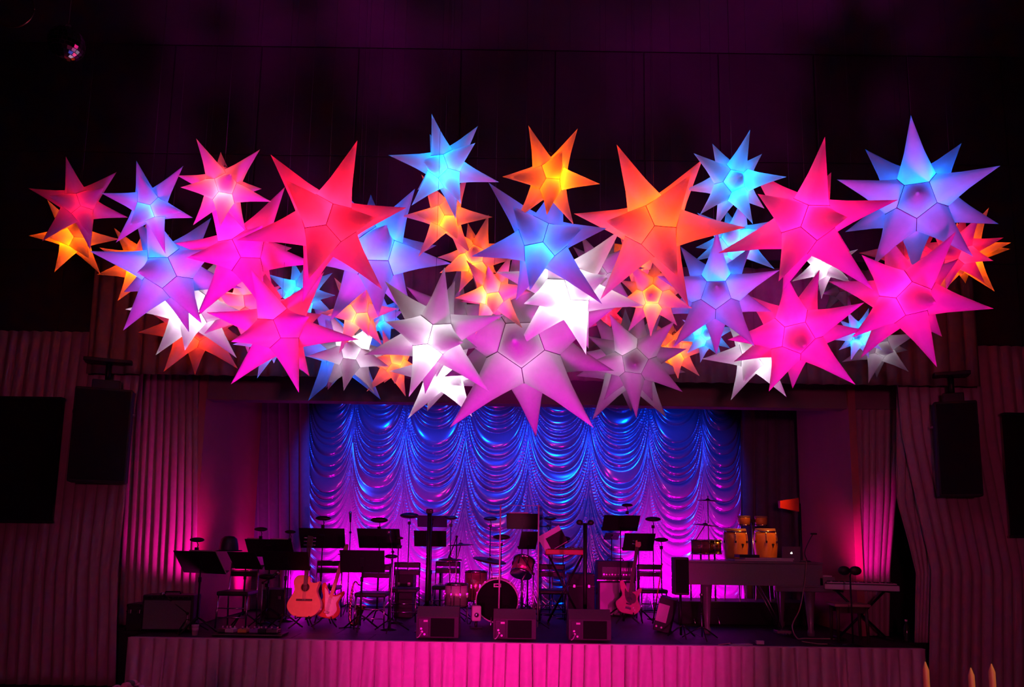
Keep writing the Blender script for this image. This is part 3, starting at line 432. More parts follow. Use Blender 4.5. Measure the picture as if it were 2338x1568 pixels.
SLAB = {
'S1': 'dim crimson star lantern hanging at the far left tip of the cluster',
'S2': 'orange star lantern glowing behind the dim crimson one at the far left',
'S3': 'small blue star lantern with lilac points beside the dim crimson one',
'S4': 'pink star lantern with a yellow-white core, on the upper left of the cluster',
'S5': 'orange star lantern half hidden behind the big violet-blue one at left',
'S6': 'big violet-blue star lantern at left, under the small blue one',
'S7': 'big magenta star lantern under the pink one with the yellow core',
'S8': 'large scarlet-pink star lantern, frontmost on the left half',
'S9': 'bright cyan star lantern, topmost on the left of centre',
'S10': 'orange star lantern tucked right under the topmost cyan one',
'S11': 'vivid orange star lantern with a yellow core, topmost at the centre',
'S12': 'big mauve-pointed star lantern with a blue core, at the centre of the cluster',
'S13': 'large orange-red star lantern, frontmost right of centre',
'S14': 'cyan star lantern with many points, at the top right of centre',
'S15': 'large hot-pink star lantern with one point aimed forward, on the right',
'S16': 'large blue star lantern with a mauve point facing the viewer, topmost at right',
'S17': 'red star lantern at the far right below the large blue one',
'S18': 'orange star lantern peeking out behind the red one at the far right',
'S19': 'dull red star lantern behind the forked magenta points of the large blue one',
'S20': 'large pink star lantern with long lower points, at the right end',
'S21': 'big magenta star lantern low on the right, in front of the white one',
'S22': 'white star lantern low on the right, under the big magenta one',
'S23': 'small icy white star lantern between the points of the large hot-pink one',
'S24': 'small cyan star lantern behind the left point of the large hot-pink one',
'S25': 'big blue star lantern facing the viewer, below the small cyan one',
'S26': 'orange star lantern with a yellow core below the large orange-red one',
'S26b': 'orange star lantern mostly hidden behind the large orange-red one',
'S27': 'glaring white star lantern hanging under the blue-cored central one',
'S28': 'largest unlit mauve star lantern hanging lowest at the centre',
'S29': 'magenta-topped star lantern with a white core, left of the largest mauve one',
'S30': 'glaring white star lantern low, beside the left point of the largest mauve one',
'S31': 'orange star lantern above the left shoulder of the largest mauve one',
'S32': 'orange-yellow star lantern left of the blue-cored central one',
'S33': 'big slate-blue star lantern behind the large scarlet-pink one',
'S34': 'small pale blue star lantern below the large scarlet-pink one',
'S35': 'orange star lantern with a yellow core below the slate-blue one',
'S36': 'coral star lantern with a yellow core under the big magenta one at left',
'S37': 'big scarlet star lantern with magenta points, lowest on the left half',
'S38': 'white star lantern low at the left, under the big violet-blue one',
'S39': 'dull orange star lantern behind the white one low at the left',
'S40': 'small blue star lantern peeking from behind the big scarlet one',
'S41': 'white star lantern with lilac points between the scarlet and magenta-topped ones',
'S42': 'blue star lantern hanging behind the white one with lilac points',
'S43': 'small orange star lantern low, left of the white-cored magenta one',
'S44': 'unlit mauve star lantern with a pale front point, low right of centre',
'S44b': 'unlit purple star lantern behind the mauve one, low right of centre',
'S45': 'small orange star lantern low behind the unlit mauve one',
'S46': 'small cyan star lantern below the big blue viewer-facing one',
'S47': 'small cyan star lantern low at the right, beside the big magenta one',
'S48': 'unlit dusky star lantern behind the lower points of the large pink one',
'S49': 'tiny unlit grey star lantern in the gap left of the large pink one',
'S50': 'unlit grey-mauve star lantern behind the magenta-topped one',
'S51': 'unlit mauve star lantern between the central blue-cored and orange-red ones',
'S52': 'tiny red star lantern in the gap below the orange-red one',
'S54': 'small violet star lantern right of the orange one below the slate-blue one',
}
# where each lamp hangs inside its star: sideways and downwards, in tip radii
LAMP = {
'S1':(0.11,-0.10), 'S2':(-0.08,-0.13), 'S3':(0.06,-0.14), 'S4':(0.03,-0.15), 'S5':(-0.02,-0.15), 'S6':(-0.04,0.05), 'S7':(-0.07,0.09), 'S8':(-0.04,0.08), 'S9':(-0.01,-0.15), 'S10':(0.00,-0.14), 'S11':(0.14,-0.06), 'S12':(-0.00,-0.15), 'S13':(-0.02,0.08), 'S14':(0.11,-0.10), 'S15':(-0.04,0.02), 'S16':(-0.01,0.15), 'S17':(0.09,-0.12), 'S20':(-0.15,0.00), 'S21':(-0.08,0.01), 'S22':(0.10,-0.05), 'S23':(-0.17,-0.04), 'S24':(0.04,-0.14), 'S25':(0.01,0.15), 'S26':(-0.07,-0.13), 'S27':(-0.03,-0.22), 'S29':(-0.04,-0.20), 'S30':(0.09,-0.20), 'S31':(-0.10,-0.11), 'S32':(-0.06,-0.14), 'S33':(0.13,0.03), 'S34':(-0.08,-0.11), 'S35':(-0.03,-0.15), 'S36':(-0.12,0.09), 'S37':(-0.10,0.11), 'S38':(-0.08,-0.16), 'S41':(0.10,0.20), 'S43':(0.11,0.01), 'S44':(-0.12,0.05), 'S46':(-0.15,-0.02), 'S47':(-0.03,-0.06),
}
phi = (1+5**.5)/2
IV = []
for a in (-1, 1):
    for b in (-phi, phi): IV += [Vector((0, a, b)), Vector((a, b, 0)), Vector((b, 0, a))]
IV = [v.normalized() for v in IV]
DV = []
for i in range(12):
    for j in range(i):
        for k in range(j):
            if IV[i].dot(IV[j]) > .4 and IV[i].dot(IV[k]) > .4 and IV[j].dot(IV[k]) > .4: DV.append((IV[i]+IV[j]+IV[k]).normalized())
FACES = []
for n_ in IV:
    near = sorted(DV, key=lambda d: -d.dot(n_))[:5]
    ax = (near[0]-n_*near[0].dot(n_)).normalized(); ay = n_.cross(ax)
    near.sort(key=lambda d: math.atan2(d.dot(ay), d.dot(ax))); FACES.append(near)
BODY = .365
def spike_mesh(i, q, Rr, tip):
    SUB, RINGS = 3, 7
    pent = [q @ (d*BODY*Rr) for d in FACES[i]]; cen = sum(pent, Vector())/5
    base = []
    for k in range(5):
        for s_ in range(SUB): base.append(pent[k].lerp(pent[(k+1) % 5], s_/SUB))
    n = len(base); axis = (tip-cen); rad = sum((p-cen).length for p in base)/n
    vs = []; fs = []
    for r_ in range(RINGS):
        t = r_/RINGS; g = (1-t)*(1+.12*t*(1-t)); rnd_ = min(1, t*2.2)
        for p in base:
            d = p-cen; dd = d.lerp(d.normalized()*rad*.93, rnd_)
            vs.append(cen+axis*t+dd*g)
    vs.append(tip)
    for r_ in range(RINGS-1): fs += [(r_*n+i_, r_*n+(i_+1) % n, (r_+1)*n+(i_+1) % n, (r_+1)*n+i_) for i_ in range(n)]
    fs += [((RINGS-1)*n+i_, (RINGS-1)*n+(i_+1) % n, RINGS*n) for i_ in range(n)]
    me = bpy.data.meshes.new('spike'); me.from_pydata([tuple(v) for v in vs], [], fs); me.polygons.foreach_set('use_smooth', [True]*len(fs)); me.materials.append(STAR)
    return me
EDG = [(a, b) for i, a in enumerate(DV) for b in DV[:i] if a.dot(b) > .7]
SEAM = mat('seam_thread', (.05, .04, .05), .8, 0, 60, .2)
for key, (pos, Rr, q4, tips, col, lev) in STARS.items():
    q = Quaternion(q4)
    t = thing('star_lantern', SLAB[key], 'star lantern', pos, 0, 'star lanterns hung above the stage front')
    for i in range(12):
        o = bpy.data.objects.new('spike', spike_mesh(i, q, Rr, Vector(tips[i]))); COL.objects.link(o); o.parent = t
    sm_ = MB()
    for a, b in EDG: sm_.cyl(q @ (a*BODY*Rr*1.004), q @ (b*BODY*Rr*1.004), .0022*Rr/.5, n=4, caps=False)
    sm_.build('seam', SEAM, t)
    top = Vector((0, .0, BODY*Rr*.93))
    MB().tube([(.025*math.cos(a*math.pi/4), 0, top.z+.03+.03*math.sin(a*math.pi/4)) for a in range(9)], .004, 5).cyl((0, 0, top.z-.03), (0, 0, top.z+.01), .018, .012, 8).build('hanging_ring', BLACKM, t)
    MB().cyl((0, 0, top.z+.05), (0, 0, CEIL-pos[2]), .0013, n=5).build('cable', BCORD, t)
    if lev > 0:
        l = bpy.data.lights.new('star_lamp', 'POINT'); l.color = LCOL.get(col, (1, .93, 1)); l.energy = SE*lev*(Rr/.45)**2*(.4 if col == 'white' else 1); l.shadow_soft_size = .03*Rr/.45  # 'none' lanterns also get a faint white lamp, added to lift their cloth
        lo = bpy.data.objects.new('star_lamp', l); COL.objects.link(lo); lo.parent = t; lx, lz = LAMP.get(key, (0, -.12)); lo.location = (lx*Rr, -.13*Rr, lz*Rr)
# ------------------------------------------------------------------ hung loudspeakers
def hung_speaker(a, b, c, d, Y, label, lean):
    p = at(a, c, Y); q = at(b, d, Y); w_ = (q.x-p.x)*.93; h_ = p.z-q.z
    t = thing('hung_loudspeaker', label, 'loudspeaker', ((p.x+q.x)/2, Y, q.z), lean, 'loudspeakers hung beside the stage')
    MB().box((0, .13, h_/2), (w_, .26, h_), b=.02).build('cabinet', TOLEX, t)
    MB().box((0, -.008, h_/2), (w_-.05, .02, h_-.06), b=.006).build('grille', PANELM, t)
    MB().box((0, .15, h_+.06), (w_*.5, .1, .12), b=.01).cyl((0, .17, h_+.1), (0, .17, h_+.34), .03).build('yoke', BLACKM, t)
    MB().box((0, .15, h_+.36), (w_*.85, .2, .05), b=.01).build('mounting_bar', BLACKM, t)
    MB().box((0, .46, h_+.36), (.08, .56, .06), b=.01).build('wall_arm', BLACKM, t)
    for s_ in (-1, 1): MB().cyl((s_*(w_/2-.02), .17, h_*.75), (s_*(w_/2+.03), .17, h_*.75), .02, n=8).build('bolt', STEEL, t)
hung_speaker(176, 284, 884, 1102, 8.95, 'black loudspeaker hung on the drape above the cup end of the stage', R(22))
hung_speaker(2134, 2243, 914, 1134, 8.95, 'black loudspeaker hung on the drape above the candles', R(-22))
# ------------------------------------------------------------------ music stands and their lamps
def legs3(mb_fn, parent, r, z, rad=.011, name='leg', m=None, a0=.5):
    for k in range(3):
        a = a0+k*2*math.pi/3
        MB().tube([(0, 0, z), (r*.35*math.cos(a), r*.35*math.sin(a), z*.72), (r*math.cos(a), r*math.sin(a), .012)], rad, 6).build(name, m or BLACKM, parent)
def music_stand(a, b, c, d, Y, label, yaw=0, sheet=None, lip=True, real_h=.34, m=None):
    p = at(a, c, Y); q = at(b, d, Y); w_ = (q.x-p.x)/max(.6, math.cos(yaw)); vis = p.z-q.z; cx = (p.x+q.x)/2; zc = (p.z+q.z)/2-SZ
    tilt = math.acos(min(.97, vis/real_h)) if vis < real_h*.97 else .2; h_ = vis/math.cos(tilt)
    t = thing('music_stand', label, 'music stand', (cx, Y+.03, SZ), yaw, 'music stands on the stage')
    T = Matrix.Translation((0, -.03, zc)) @ Matrix.Rotation(tilt, 4, 'X')
    MB(T).box((0, 0, 0), (w_, .006, h_), b=.002).box((0, .035, -h_/2+.003), (w_, .07, .006)).box((0, -.012, 0), (w_*.12, .02, .14), b=.004).build('desk', m or BLACK, t)
    MB().cyl((0, .0, .62), (0, 0, zc-.02), .008).build('upper_tube', BLACKM, t)
    MB().cyl((0, .0, .16), (0, 0, .66), .013).build('lower_tube', BLACKM, t)
    MB().cyl((0, 0, .63), (0, 0, .69), .02, n=10).build('clutch', BLACK, t)
    legs3(None, t, .26, .2)
    if sheet:
        for (u0, u1, v0, v1) in sheet:
            MB(T).box(((u0+u1)/2*w_, .008, (v0+v1)/2*h_), (abs(u1-u0)*w_, .004, abs(v1-v0)*h_)).build('sheet', WHITE, t)
    return t
MS = [
 (400, 514, 1257, 1310, 9.45, 'front music stand over the grey-grilled amplifier, pages along its right edge', R(-24), [(-.12, .44, -.2, .535), (.33, .44, -.5, .3), (.39, .515, -.5, .5)]),
 (528, 592, 1259, 1300, 10.1, 'black music stand just right of the one with pages on its edge', R(-8), None),
 (565, 668, 1230, 1272, 10.7, 'black music stand with white paper edges on top, behind the pair at left', 0, [(-.45, -.2, .2, .54), (.05, .42, .2, .53)]),
 (603, 703, 1258, 1303, 10.0, 'black music stand directly left of the acoustic guitar neck', R(4), None),
 (686, 786, 1205, 1252, 10.9, 'black music stand rising behind the acoustic guitar head', R(3), None),
 (818, 914, 1206, 1252, 10.9, 'black music stand behind and right of the electric guitar', R(-3), None),
 (778, 876, 1255, 1308, 10.0, 'low black music stand just right of the electric guitar neck', R(5), None),
 (946, 1018, 1211, 1248, 11.7, 'black music stand, lower one behind the thick post', R(4), None),
 (953, 1020, 1177, 1203, 12.3, 'black music stand, upper one behind the thick post', R(4), None),
 (1157, 1228, 1172, 1208, 12.2, 'black music stand with a pink paper edge between the shield posts', R(-3), [(-.4, .0, .3, .55), (.0, .2, .3, .56)]),
 (1186, 1226, 1213, 1254, 11.7, 'narrow black music stand left of the red keyboard page', R(14), None),
 (1376, 1459, 1176, 1212, 11.8, 'black music stand topmost above the bass amplifier head', R(3), None),
 (1423, 1494, 1217, 1258, 11.5, 'black music stand behind the bass headstock', R(3), None),
 (1380, 1414, 1216, 1232, 12.5, 'small black music stand above the bass amplifier at the back', 0, None)]
for a, b, c, d, Y, lab, yaw, sh in MS: music_stand(a, b, c, d, Y, lab, yaw, sh)
def stand_light(x, y, wpx, Y, label, drop=.11, tilt=0, pole=False):
    p = at(x, y, Y); w_ = wpx*Y/F
    t = thing('stand_light', label, 'lamp', (p.x, Y, p.z-drop), tilt, 'clip-on music stand lights')
    MB().ball((0, -.0, drop), w_/2, 14, 8, (1, .55, .32)).build('lamp_head', BLACK, t)
    MB().tube(spline([(0, .01, 0), (.01, .02, drop*.4), (-.005, .015, drop*.75), (0, 0, drop)], 4, False), .006, 6).build('gooseneck', BLACKM, t)
    MB().box((0, .01, -.01), (.05, .03, .05), b=.006).build('clip', BLACKM, t)
    if pole:
        zf_ = SZ-t.location.z
        MB().cyl((0, .01, -.02), (0, .01, zf_+.01), .008, n=8).build('pole', BLACKM, t); MB().lathe([(.11, zf_), (.11, zf_+.01), (.02, zf_+.03), (0, zf_+.03)], 16).build('base', BLACKM, t)
SL = [(450, 1232, 34, 9.5, 'oval clip lamp on the page-laden front music stand'), (596, 1208, 31, 10.7, 'oval clip lamp above the paper-edged music stand at left'),
 (663, 1214, 26, 10.9, 'round clip lamp touching the left end of the stand behind the acoustic guitar'), (738, 1183, 36, 10.9, 'clip lamp on top of the stand behind the acoustic guitar head'),
 (866, 1187, 40, 10.9, 'clip lamp on top of the stand right of the electric guitar'), (935, 1177, 44, 12.2, 'flat wide clip lamp left of the thick post, against the swags'),
 (1120, 1184, 32, 12.4, 'small oval clip lamp left of the shield post, against the swags'), (1145, 1226, 40, 12.0, 'wide dark clip lamp crossing the first shield post'),
 (1256, 1183, 30, 12.3, 'dark clip lamp just right of the second shield post'), (1286, 1229, 34, 11.8, 'dark bow-shaped clip lamp above the red keyboard'),
 (1432, 1153, 26, 11.9, 'small clip lamp topmost above the bass amplifier stands'), (1491, 1185, 36, 11.9, 'oval clip lamp right of the stand above the bass amplifier'),
 (1510, 1232, 32, 11.6, 'oblong clip lamp at the right end of the stand behind the bass'), (910, 1228, 22, 10.9, 'little clip lamp at the right end of the stand beyond the electric guitar'),
 (610, 1316, 40, 10.6, 'dark oval lamp low beneath the paper-edged stand'), (1030, 1182, 30, 12.2, 'clip lamp on the thin rod right of the thick post'), (893, 1270, 30, 10.1, 'dark clip lamp right of the low stand by the electric guitar')]
for k, (x, y, w_, Y, lab) in enumerate(SL): stand_light(x, y, w_, Y, lab, pole=k in (2, 5, 6, 7, 8, 9, 11, 12, 13, 14, 15, 16))
# domed hat-like mute on the second stand, with its tray
p = at(522, 1256, 10.0)
t = thing('trumpet_mute', 'dark domed mute resting on top of the second music stand from the left', 'mute', (p.x, 10.0, p.z-.01))
MB().lathe([(.0, .2), (.06, .195), (.1, .16), (.115, .1), (.125, .02), (.12, 0)], 20).build('dome', BLACK, t)
MB().lathe([(.0, .01), (.17, .012), (.175, .0), (.0, -.004)], 20).build('rim_plate', BLACKM, t)
# ------------------------------------------------------------------ microphone stands, posts
def round_post(x, ytop, Y, rad, label, name='light_post', cat='stand', base='round', parts=None, zb=SZ):
    p = at(x, ytop, Y); t = thing(name, label, cat, (p.x, Y, zb), 0); h_ = p.z-zb
    MB().cyl((0, 0, .03), (0, 0, h_), rad, n=12).build('post', BLACKM if parts != 'clear' else PLASTIC, t)
    if base == 'round': MB().lathe([(.16, 0), (.16, .012), (.1, .025), (.03, .04), (.0, .04)], 20).build('base', BLACKM, t)
    else: legs3(None, t, .3, .3, .009)
    return t, h_
t, h_ = round_post(981, 1172, 9.95, .03, 'thick dark post standing left of the drum kit with a small lamp on top')
MB().box((0, 0, h_+.03), (.09, .08, .06), b=.012).build('lamp_head', BLACK, t); MB().ball((.02, -.045, h_+.04), .014, 8, 6).build('lens', CHROME, t)
t, h_ = round_post(1336, 1196, 9.95, .027, 'dark post with a crossbar of two pods, left of the bass amplifier')
MB().cyl((-.1, 0, h_), (.1, 0, h_), .012).build('crossbar', BLACKM, t)
for s_ in (-1, 1): MB().ball((s_*.075, 0, h_+.02), .045, 12, 8, (1, .8, .8)).build('pod', BLACK, t)
def mic_stand(x, ybase_Y, ytop, bx, by, label, Yb=None, straight=False):
    Y = ybase_Y; p = at(x, ytop, Y); q = at(bx, by, Y); t = thing('microphone_stand', label, 'microphone stand', (p.x, Y, SZ), 0, 'microphone stands on the stage'); h_ = p.z-SZ
    MB().cyl((0, 0, .03), (0, 0, h_), .009, n=8).build('tube', STEEL, t); legs3(None, t, .26, .16, .008)
    e = Vector((q.x-p.x, 0, q.z-SZ))
    MB().ball((0, 0, h_), .02, 8, 6).build('clutch', BLACK, t)
    if (e-Vector((0, 0, h_))).length > .05: MB().cyl((0, 0, h_), e, .007, n=8).build('boom', BLACKM, t)
    d = (e-Vector((0, 0, h_))).normalized() if (e-Vector((0, 0, h_))).length > .05 else Vector((0, 0, 1))
    mm = MB().cyl(e, e+d*.13, .013, .021, 10).build('microphone', BLACK, t)
    MB().ball(e+d*.15, .027, 10, 8).build('grille_ball', STEEL, mm)
mic_stand(897, 9.9, 1260, 893, 1240, 'slim straight microphone stand right of the chair with chrome legs')
mic_stand(428, 9.6, 1400, 392, 1372, 'short boom microphone aimed at the grey amplifier grille')
mic_stand(800, 12.0, 1215, 800, 1192, 'microphone upright between the two stands by the electric guitar')
mic_stand(1218, 10.3, 1310, 1206, 1290, 'microphone stand aimed at the rack tom')
mic_stand(1043, 11.3, 1225, 1030, 1260, 'overhead microphone stand at the cup side of the drum kit')
mic_stand(600, 9.9, 1330, 612, 1322, 'thin stand between the amplifier and the acoustic guitar')
mic_stand(1602, 9.6, 1400, 1602, 1385, 'stubby microphone stand in front of the grand piano')
# ------------------------------------------------------------------ chairs
def chair(x, Y, label, yaw=0, hback=.84):
    p = at(x, 1300, Y); t = thing('stage_chair', label, 'chair', (p.x, Y, SZ), yaw, 'black chairs with chrome frames')
    MB().box((0, 0, .45), (.42, .42, .06), b=.02).build('seat', BLACK, t)
    for s_ in (-1, 1):
        MB().cyl((s_*.2, -.19, 0), (s_*.19, -.17, .43), .011, n=8).build('leg', CHROME, t)
        MB().tube([(s_*.2, .24, 0), (s_*.195, .19, .43), (s_*.19, .22, hback)], .011, 8).build('leg', CHROME, t)
    for z in (hback-.04, hback-.15): MB().box((0, .212, z), (.37, .022, .07), b=.008).build('back_rail', BLACK, t)
    for z in (hback+.0, hback-.105): MB().cyl((-.19, .195, z), (.19, .195, z), .008, n=8).build('chrome_bar', CHROME, t)
    for z in (.14, .26): MB().cyl((-.195, -.18, z), (.195, -.18, z), .008, n=8).build('stretcher', CHROME, t)
chair(546, 10.2, 'chair in the dark behind the page-laden music stand')
chair(853, 10.3, 'chair with bright chrome legs under the low music stand')
chair(925, 11.2, 'chair beside the thick post, over the black case')
chair(1020, 11.9, 'chair behind the hi-hat at the cup side of the drums')
chair(1262, 11.3, 'chair under the red keyboard, right of the drum kit')
chair(1488, 11.8, 'chair behind the tilted monitor, between bass and piano')
chair(745, 11.4, 'chair hidden in the dark behind the two guitars')
# ------------------------------------------------------------------ guitars
AC_OUT = spline([(0, 0), (.12, .012), (.198, .09), (.207, .17), (.165, .265), (.142, .325), (.158, .395), (.172, .44), (.12, .418), (.06, .43), (.04, .495), (-.05, .512), (-.12, .495), (-.156, .43), (-.138, .34), (-.16, .265), (-.207, .17), (-.198, .09), (-.12, .012)], 4)
ST_OUT = spline([(0, 0), (.1, .01), (.158, .07), (.16, .14), (.115, .215), (.12, .27), (.15, .34), (.14, .385), (.095, .35), (.05, .31), (-.04, .31), (-.07, .36), (-.125, .43), (-.16, .41), (-.145, .33), (-.105, .25), (-.12, .2), (-.17, .13), (-.155, .06), (-.09, .005)], 4)
def guitar(x, yb, Y, hpx, label, kind, roll=0, lean=R(-9), zst=None):
    p = at(x, yb, Y); total = {'acoustic': 1.02, 'electric': .98, 'bass': 1.14}[kind]; s_ = hpx*Y/F/total
    t = thing(kind+'_guitar', label, 'guitar', p, 0, 'guitars on stands')
    T = Matrix.Rotation(roll, 4, 'Y') @ Matrix.Rotation(lean, 4, 'X') @ Matrix.Scale(s_, 4)
    out = AC_OUT if kind == 'acoustic' else ST_OUT
    th = .1 if kind == 'acoustic' else .045
    body = MB(T).prism([(a, b) for a, b in out], th, b=.008).build('body', {'acoustic': WOODG, 'electric': SUNB, 'bass': BASSW}[kind], t)
    nl0 = .49 if kind == 'acoustic' else .30; nl1 = {'acoustic': .85, 'electric': .79, 'bass': .93}[kind]
    if kind == 'acoustic':
        MB(T).lathe([(.0, -.001), (.052, -.001), (.052, .004), (0, .004)], 24, Matrix.Translation((0, -.001, .36)) @ Matrix.Rotation(math.pi/2, 4, 'X')).build('sound_hole', WOODD, body)
        MB(T).lathe([(.053, -.0005), (.062, -.0005), (.062, .002), (.053, .002)], 24, Matrix.Translation((0, -.001, .36)) @ Matrix.Rotation(math.pi/2, 4, 'X')).build('rosette', MAPLE, body)
        MB(T).box((0, -.006, .205), (.2, .012, .026), b=.004).build('bridge', WOODD, body)
        MB(T).box((0, -.012, .64), (.05, .014, .50), b=.004).build('fretboard', WOODD, t)
        MB(T).box((0, .008, .67), (.045, .03, .36), b=.01).build('neck', MAPLE, t)
    else:
        pg = spline([(.02, .02), (.09, .06), (.12, .13), (.085, .21), (.1, .27), (.115, .33), (.05, .29), (-.03, .29), (-.06, .33), (-.115, .37), (-.085, .28), (-.06, .2), (-.03, .1)], 3) if kind == 'electric' else spline([(-.03, .16), (.04, .14), (.09, .18), (.08, .26), (.03, .29), (-.04, .29), (-.08, .33), (-.07, .24)], 3)
        MB(T).prism(pg, .003, Matrix.Translation((0, -.004, 0))).build('pickguard', WHITE if kind == 'electric' else WOODD, body)
        for k, z in enumerate((.12, .19, .25) if kind == 'electric' else (.13, .2)): MB(T).box((0, -.008, z), (.075, .012, .018), b=.004).build('pickup', WHITE if kind == 'electric' else BLACK, body)
        MB(T).box((0, -.008, .07), (.08, .014, .03), b=.004).build('bridge', CHROME, body)
        for k in range(2): MB(T).cyl((.07+.02*k, -.016, .09-.03*k), (.07+.02*k, -.004, .09-.03*k), .009, n=10).build('knob', PLASTIC, body)
        MB(T).box((0, .0, (.28+nl1)/2), (.046, .03, nl1-.28), b=.008).build('neck', MAPLE, t)
        MB(T).box((0, -.018, (.26+nl1)/2), (.044, .006, nl1-.26), b=.002).build('fretboard', MAPLE if kind == 'electric' else WOODD, t)
    hd = [(-.025, nl1), (.025, nl1), (.038, nl1+.03), (.035, nl1+.15), (-.03, nl1+.16), (-.036, nl1+.03)] if kind == 'acoustic' else spline([(-.022, nl1), (.022, nl1), (.05, nl1+.04), (.03, nl1+.12), (.02, nl1+.19), (-.02, nl1+.18), (-.03, nl1+.09)], 3)
    hh = MB(T).prism(hd, .016, b=.002).build('headstock', WOODD if kind == 'acoustic' else MAPLE, t)
    for k in range(3):
        for s2 in ((-1, 1) if kind == 'acoustic' else (-1,)):
            MB(T).cyl((s2*.034, .006, nl1+.04+k*.045), (s2*.06, .006, nl1+.04+k*.045), .007, n=8).ball((s2*.066, .006, nl1+.04+k*.045), .012, 8, 6, (1, .5, .8)).build('tuning_peg', CHROME, hh)
    for k in range(6 if kind != 'bass' else 4):
        u = (k-(2.5 if kind != 'bass' else 1.5))*.0065
        MB(T).cyl((u*1.2, -.022, .2 if kind == 'acoustic' else .08), (u, -.022, nl1), .0008, n=4, caps=False).build('string', STEEL, t)
    # its stand
    st = thing('guitar_stand', label.split(',')[0].replace('guitar', 'guitar').strip()+' held by this black folding stand', 'guitar stand', (p.x, Y+.05, SZ), 0, 'guitar stands')
    st['label'] = {'acoustic': 'black folding stand holding the acoustic guitar', 'electric': 'black folding stand holding the white-pickguard guitar', 'bass': 'black folding stand holding the bass guitar'}[kind]
    hz_ = p.z-SZ
    MB().cyl((0, .12, .1), (0, .1, hz_+.45), .011, n=8).build('mast', BLACKM, st)
    for s2 in (-1, 1):
        MB().tube([(s2*.02, .12, hz_*.9+.05), (s2*.1, .0, max(.03, hz_*.5)), (s2*.17, -.09, .012)], .01, 6).build('leg', BLACKM, st)
        MB().tube([(0, .12, max(.05, hz_*.95)), (s2*.09, .04, max(.04, hz_-.02)), (s2*.09, -.07, max(.04, hz_-.02)), (s2*.09, -.08, max(.07, hz_+.015))], .009, 6).build('cradle_arm', BLACK, st)
    MB().tube([(0, .12, .14), (0, .28, .012)], .01, 6).build('leg', BLACKM, st)
guitar(691, 1408, 10.05, 184, 'acoustic guitar with a pale red-lit top, upright on a stand', 'acoustic')
guitar(742, 1410, 10.3, 168, 'electric guitar with a white pickguard, leaning beside the acoustic one', 'electric', roll=R(12.5))
guitar(1432, 1400, 11.2, 188, 'bass guitar leaning against the pink-lit amplifier cabinet', 'bass', roll=R(11.5), lean=R(-14))
# saxophone
p = at(800, 1412, 10.2)
t = thing('saxophone', 'small brass saxophone standing between the electric guitar and the chrome-legged chair', 'saxophone', (p.x, 10.2, SZ))
MB().tube(spline([(.09, 0, .58), (.05, 0, .62), (.02, 0, .58), (.0, 0, .45), (-.01, 0, .25), (.0, 0, .1), (.05, 0, .05), (.1, -.01, .1), (.12, -.02, .2), (.135, -.03, .31)], 4, False), [.008+.034*(k/36)**1.6 if k < 30 else .035+.05*((k-30)/6)**2 for k in range(37)], 10).build('body_tube', SAXM, t)
for k in range(9): MB().ball((.025-.004*k, -.035, .5-k*.045), .014, 8, 6, (1, .4, 1)).build('key_cup', CHROME, t)
MB().cyl((.09, 0, .58), (.13, 0, .57), .009, .007, 8).build('mouthpiece', BLACK, t)
MB().cyl((0, .05, 0), (0, .03, .3), .009).cyl((0, .05, .012), (.15, -.1, .012), .008).cyl((0, .05, .012), (-.13, -.08, .012), .008).build('peg_stand', BLACKM, t)
# ------------------------------------------------------------------ amplifiers, cases, monitors
def combo_amp(a, b, c, d, Y):
    p = at(a, c, Y); q = at(b, d, Y); w_ = q.x-p.x; h_ = p.z-SZ
    t = thing('combo_amplifier', 'guitar combo amplifier with grey grille cloth at the cup end of the stage', 'amplifier', ((p.x+q.x)/2, Y, SZ), R(4))
    MB().box((0, .14, h_/2+.01), (w_, .28, h_-.02), b=.015).build('cabinet', TOLEX, t)
    MB().box((0, -.006, h_*.46), (w_-.06, .014, h_*.78), b=.004).build('grille_cloth', SILVER, t)
    cp = MB().box((0, -.004, h_*.925), (w_-.05, .014, h_*.08), b=.003).build('control_panel', BLACKM, t)
    for k in range(9): MB().cyl((-w_*.4+k*w_*.1, -.03, h_*.925), (-w_*.4+k*w_*.1, -.01, h_*.925), .010, n=10).build('knob', CHROME if k % 2 else BLACK, cp)
    MB().tube([(-.1, .14, h_), (-.09, .14, h_+.03), (.09, .14, h_+.03), (.1, .14, h_)], .01, 6).build('handle', BLACK, t)
    for s_ in (-1, 1): MB().cyl((s_*(w_/2-.05), .1, 0), (s_*(w_/2-.05), .1, .015), .02, n=10).build('rubber_foot', BLACK, t)
combo_amp(328, 436, 1357, 1440, 9.6)
def case(a, b, c, Y, dep, label, name='equipment_case', cat='case', m=None, corners=True):
    p = at(a, c, Y); q = at(b, c, Y); w_ = q.x-p.x; h_ = p.z-SZ
    t = thing(name, label, cat, ((p.x+q.x)/2, Y, SZ), 0)
    MB().box((0, dep/2, h_/2), (w_, dep, h_), b=.012).build('shell', m or TOLEX, t)
    MB().box((0, dep/2, h_*.72), (w_+.006, dep+.006, .012)).build('lid_seam', BLACKM, t)
    for s_ in (-1, 1): MB().box((s_*w_*.28, -.006, h_*.72), (.04, .012, .05), b=.004).build('latch', STEEL, t)
    for s_ in (-1, 1):
        for z in (.02, h_-.02): MB().box((s_*(w_/2-.015), .012, z), (.036, .03, .036), b=.008).build('corner', BLACKM, t)
    return t
case(290, 326, 1378, 9.62, .3, 'dark case squeezed between the amplifier and the curtain')
case(902, 944, 1303, 11.6, .4, 'tall black case behind the thin microphone stand')
case(1003, 1008, 1308, 12.4, .35, 'slim dark case edge behind the cymbal stands')
case(1298, 1358, 1309, 11.9, .45, 'tall black loudspeaker case left of the bass cabinet')
case(1548, 1855, 1372, 11.3, .7, 'long black riser block in the dark under the grand piano')
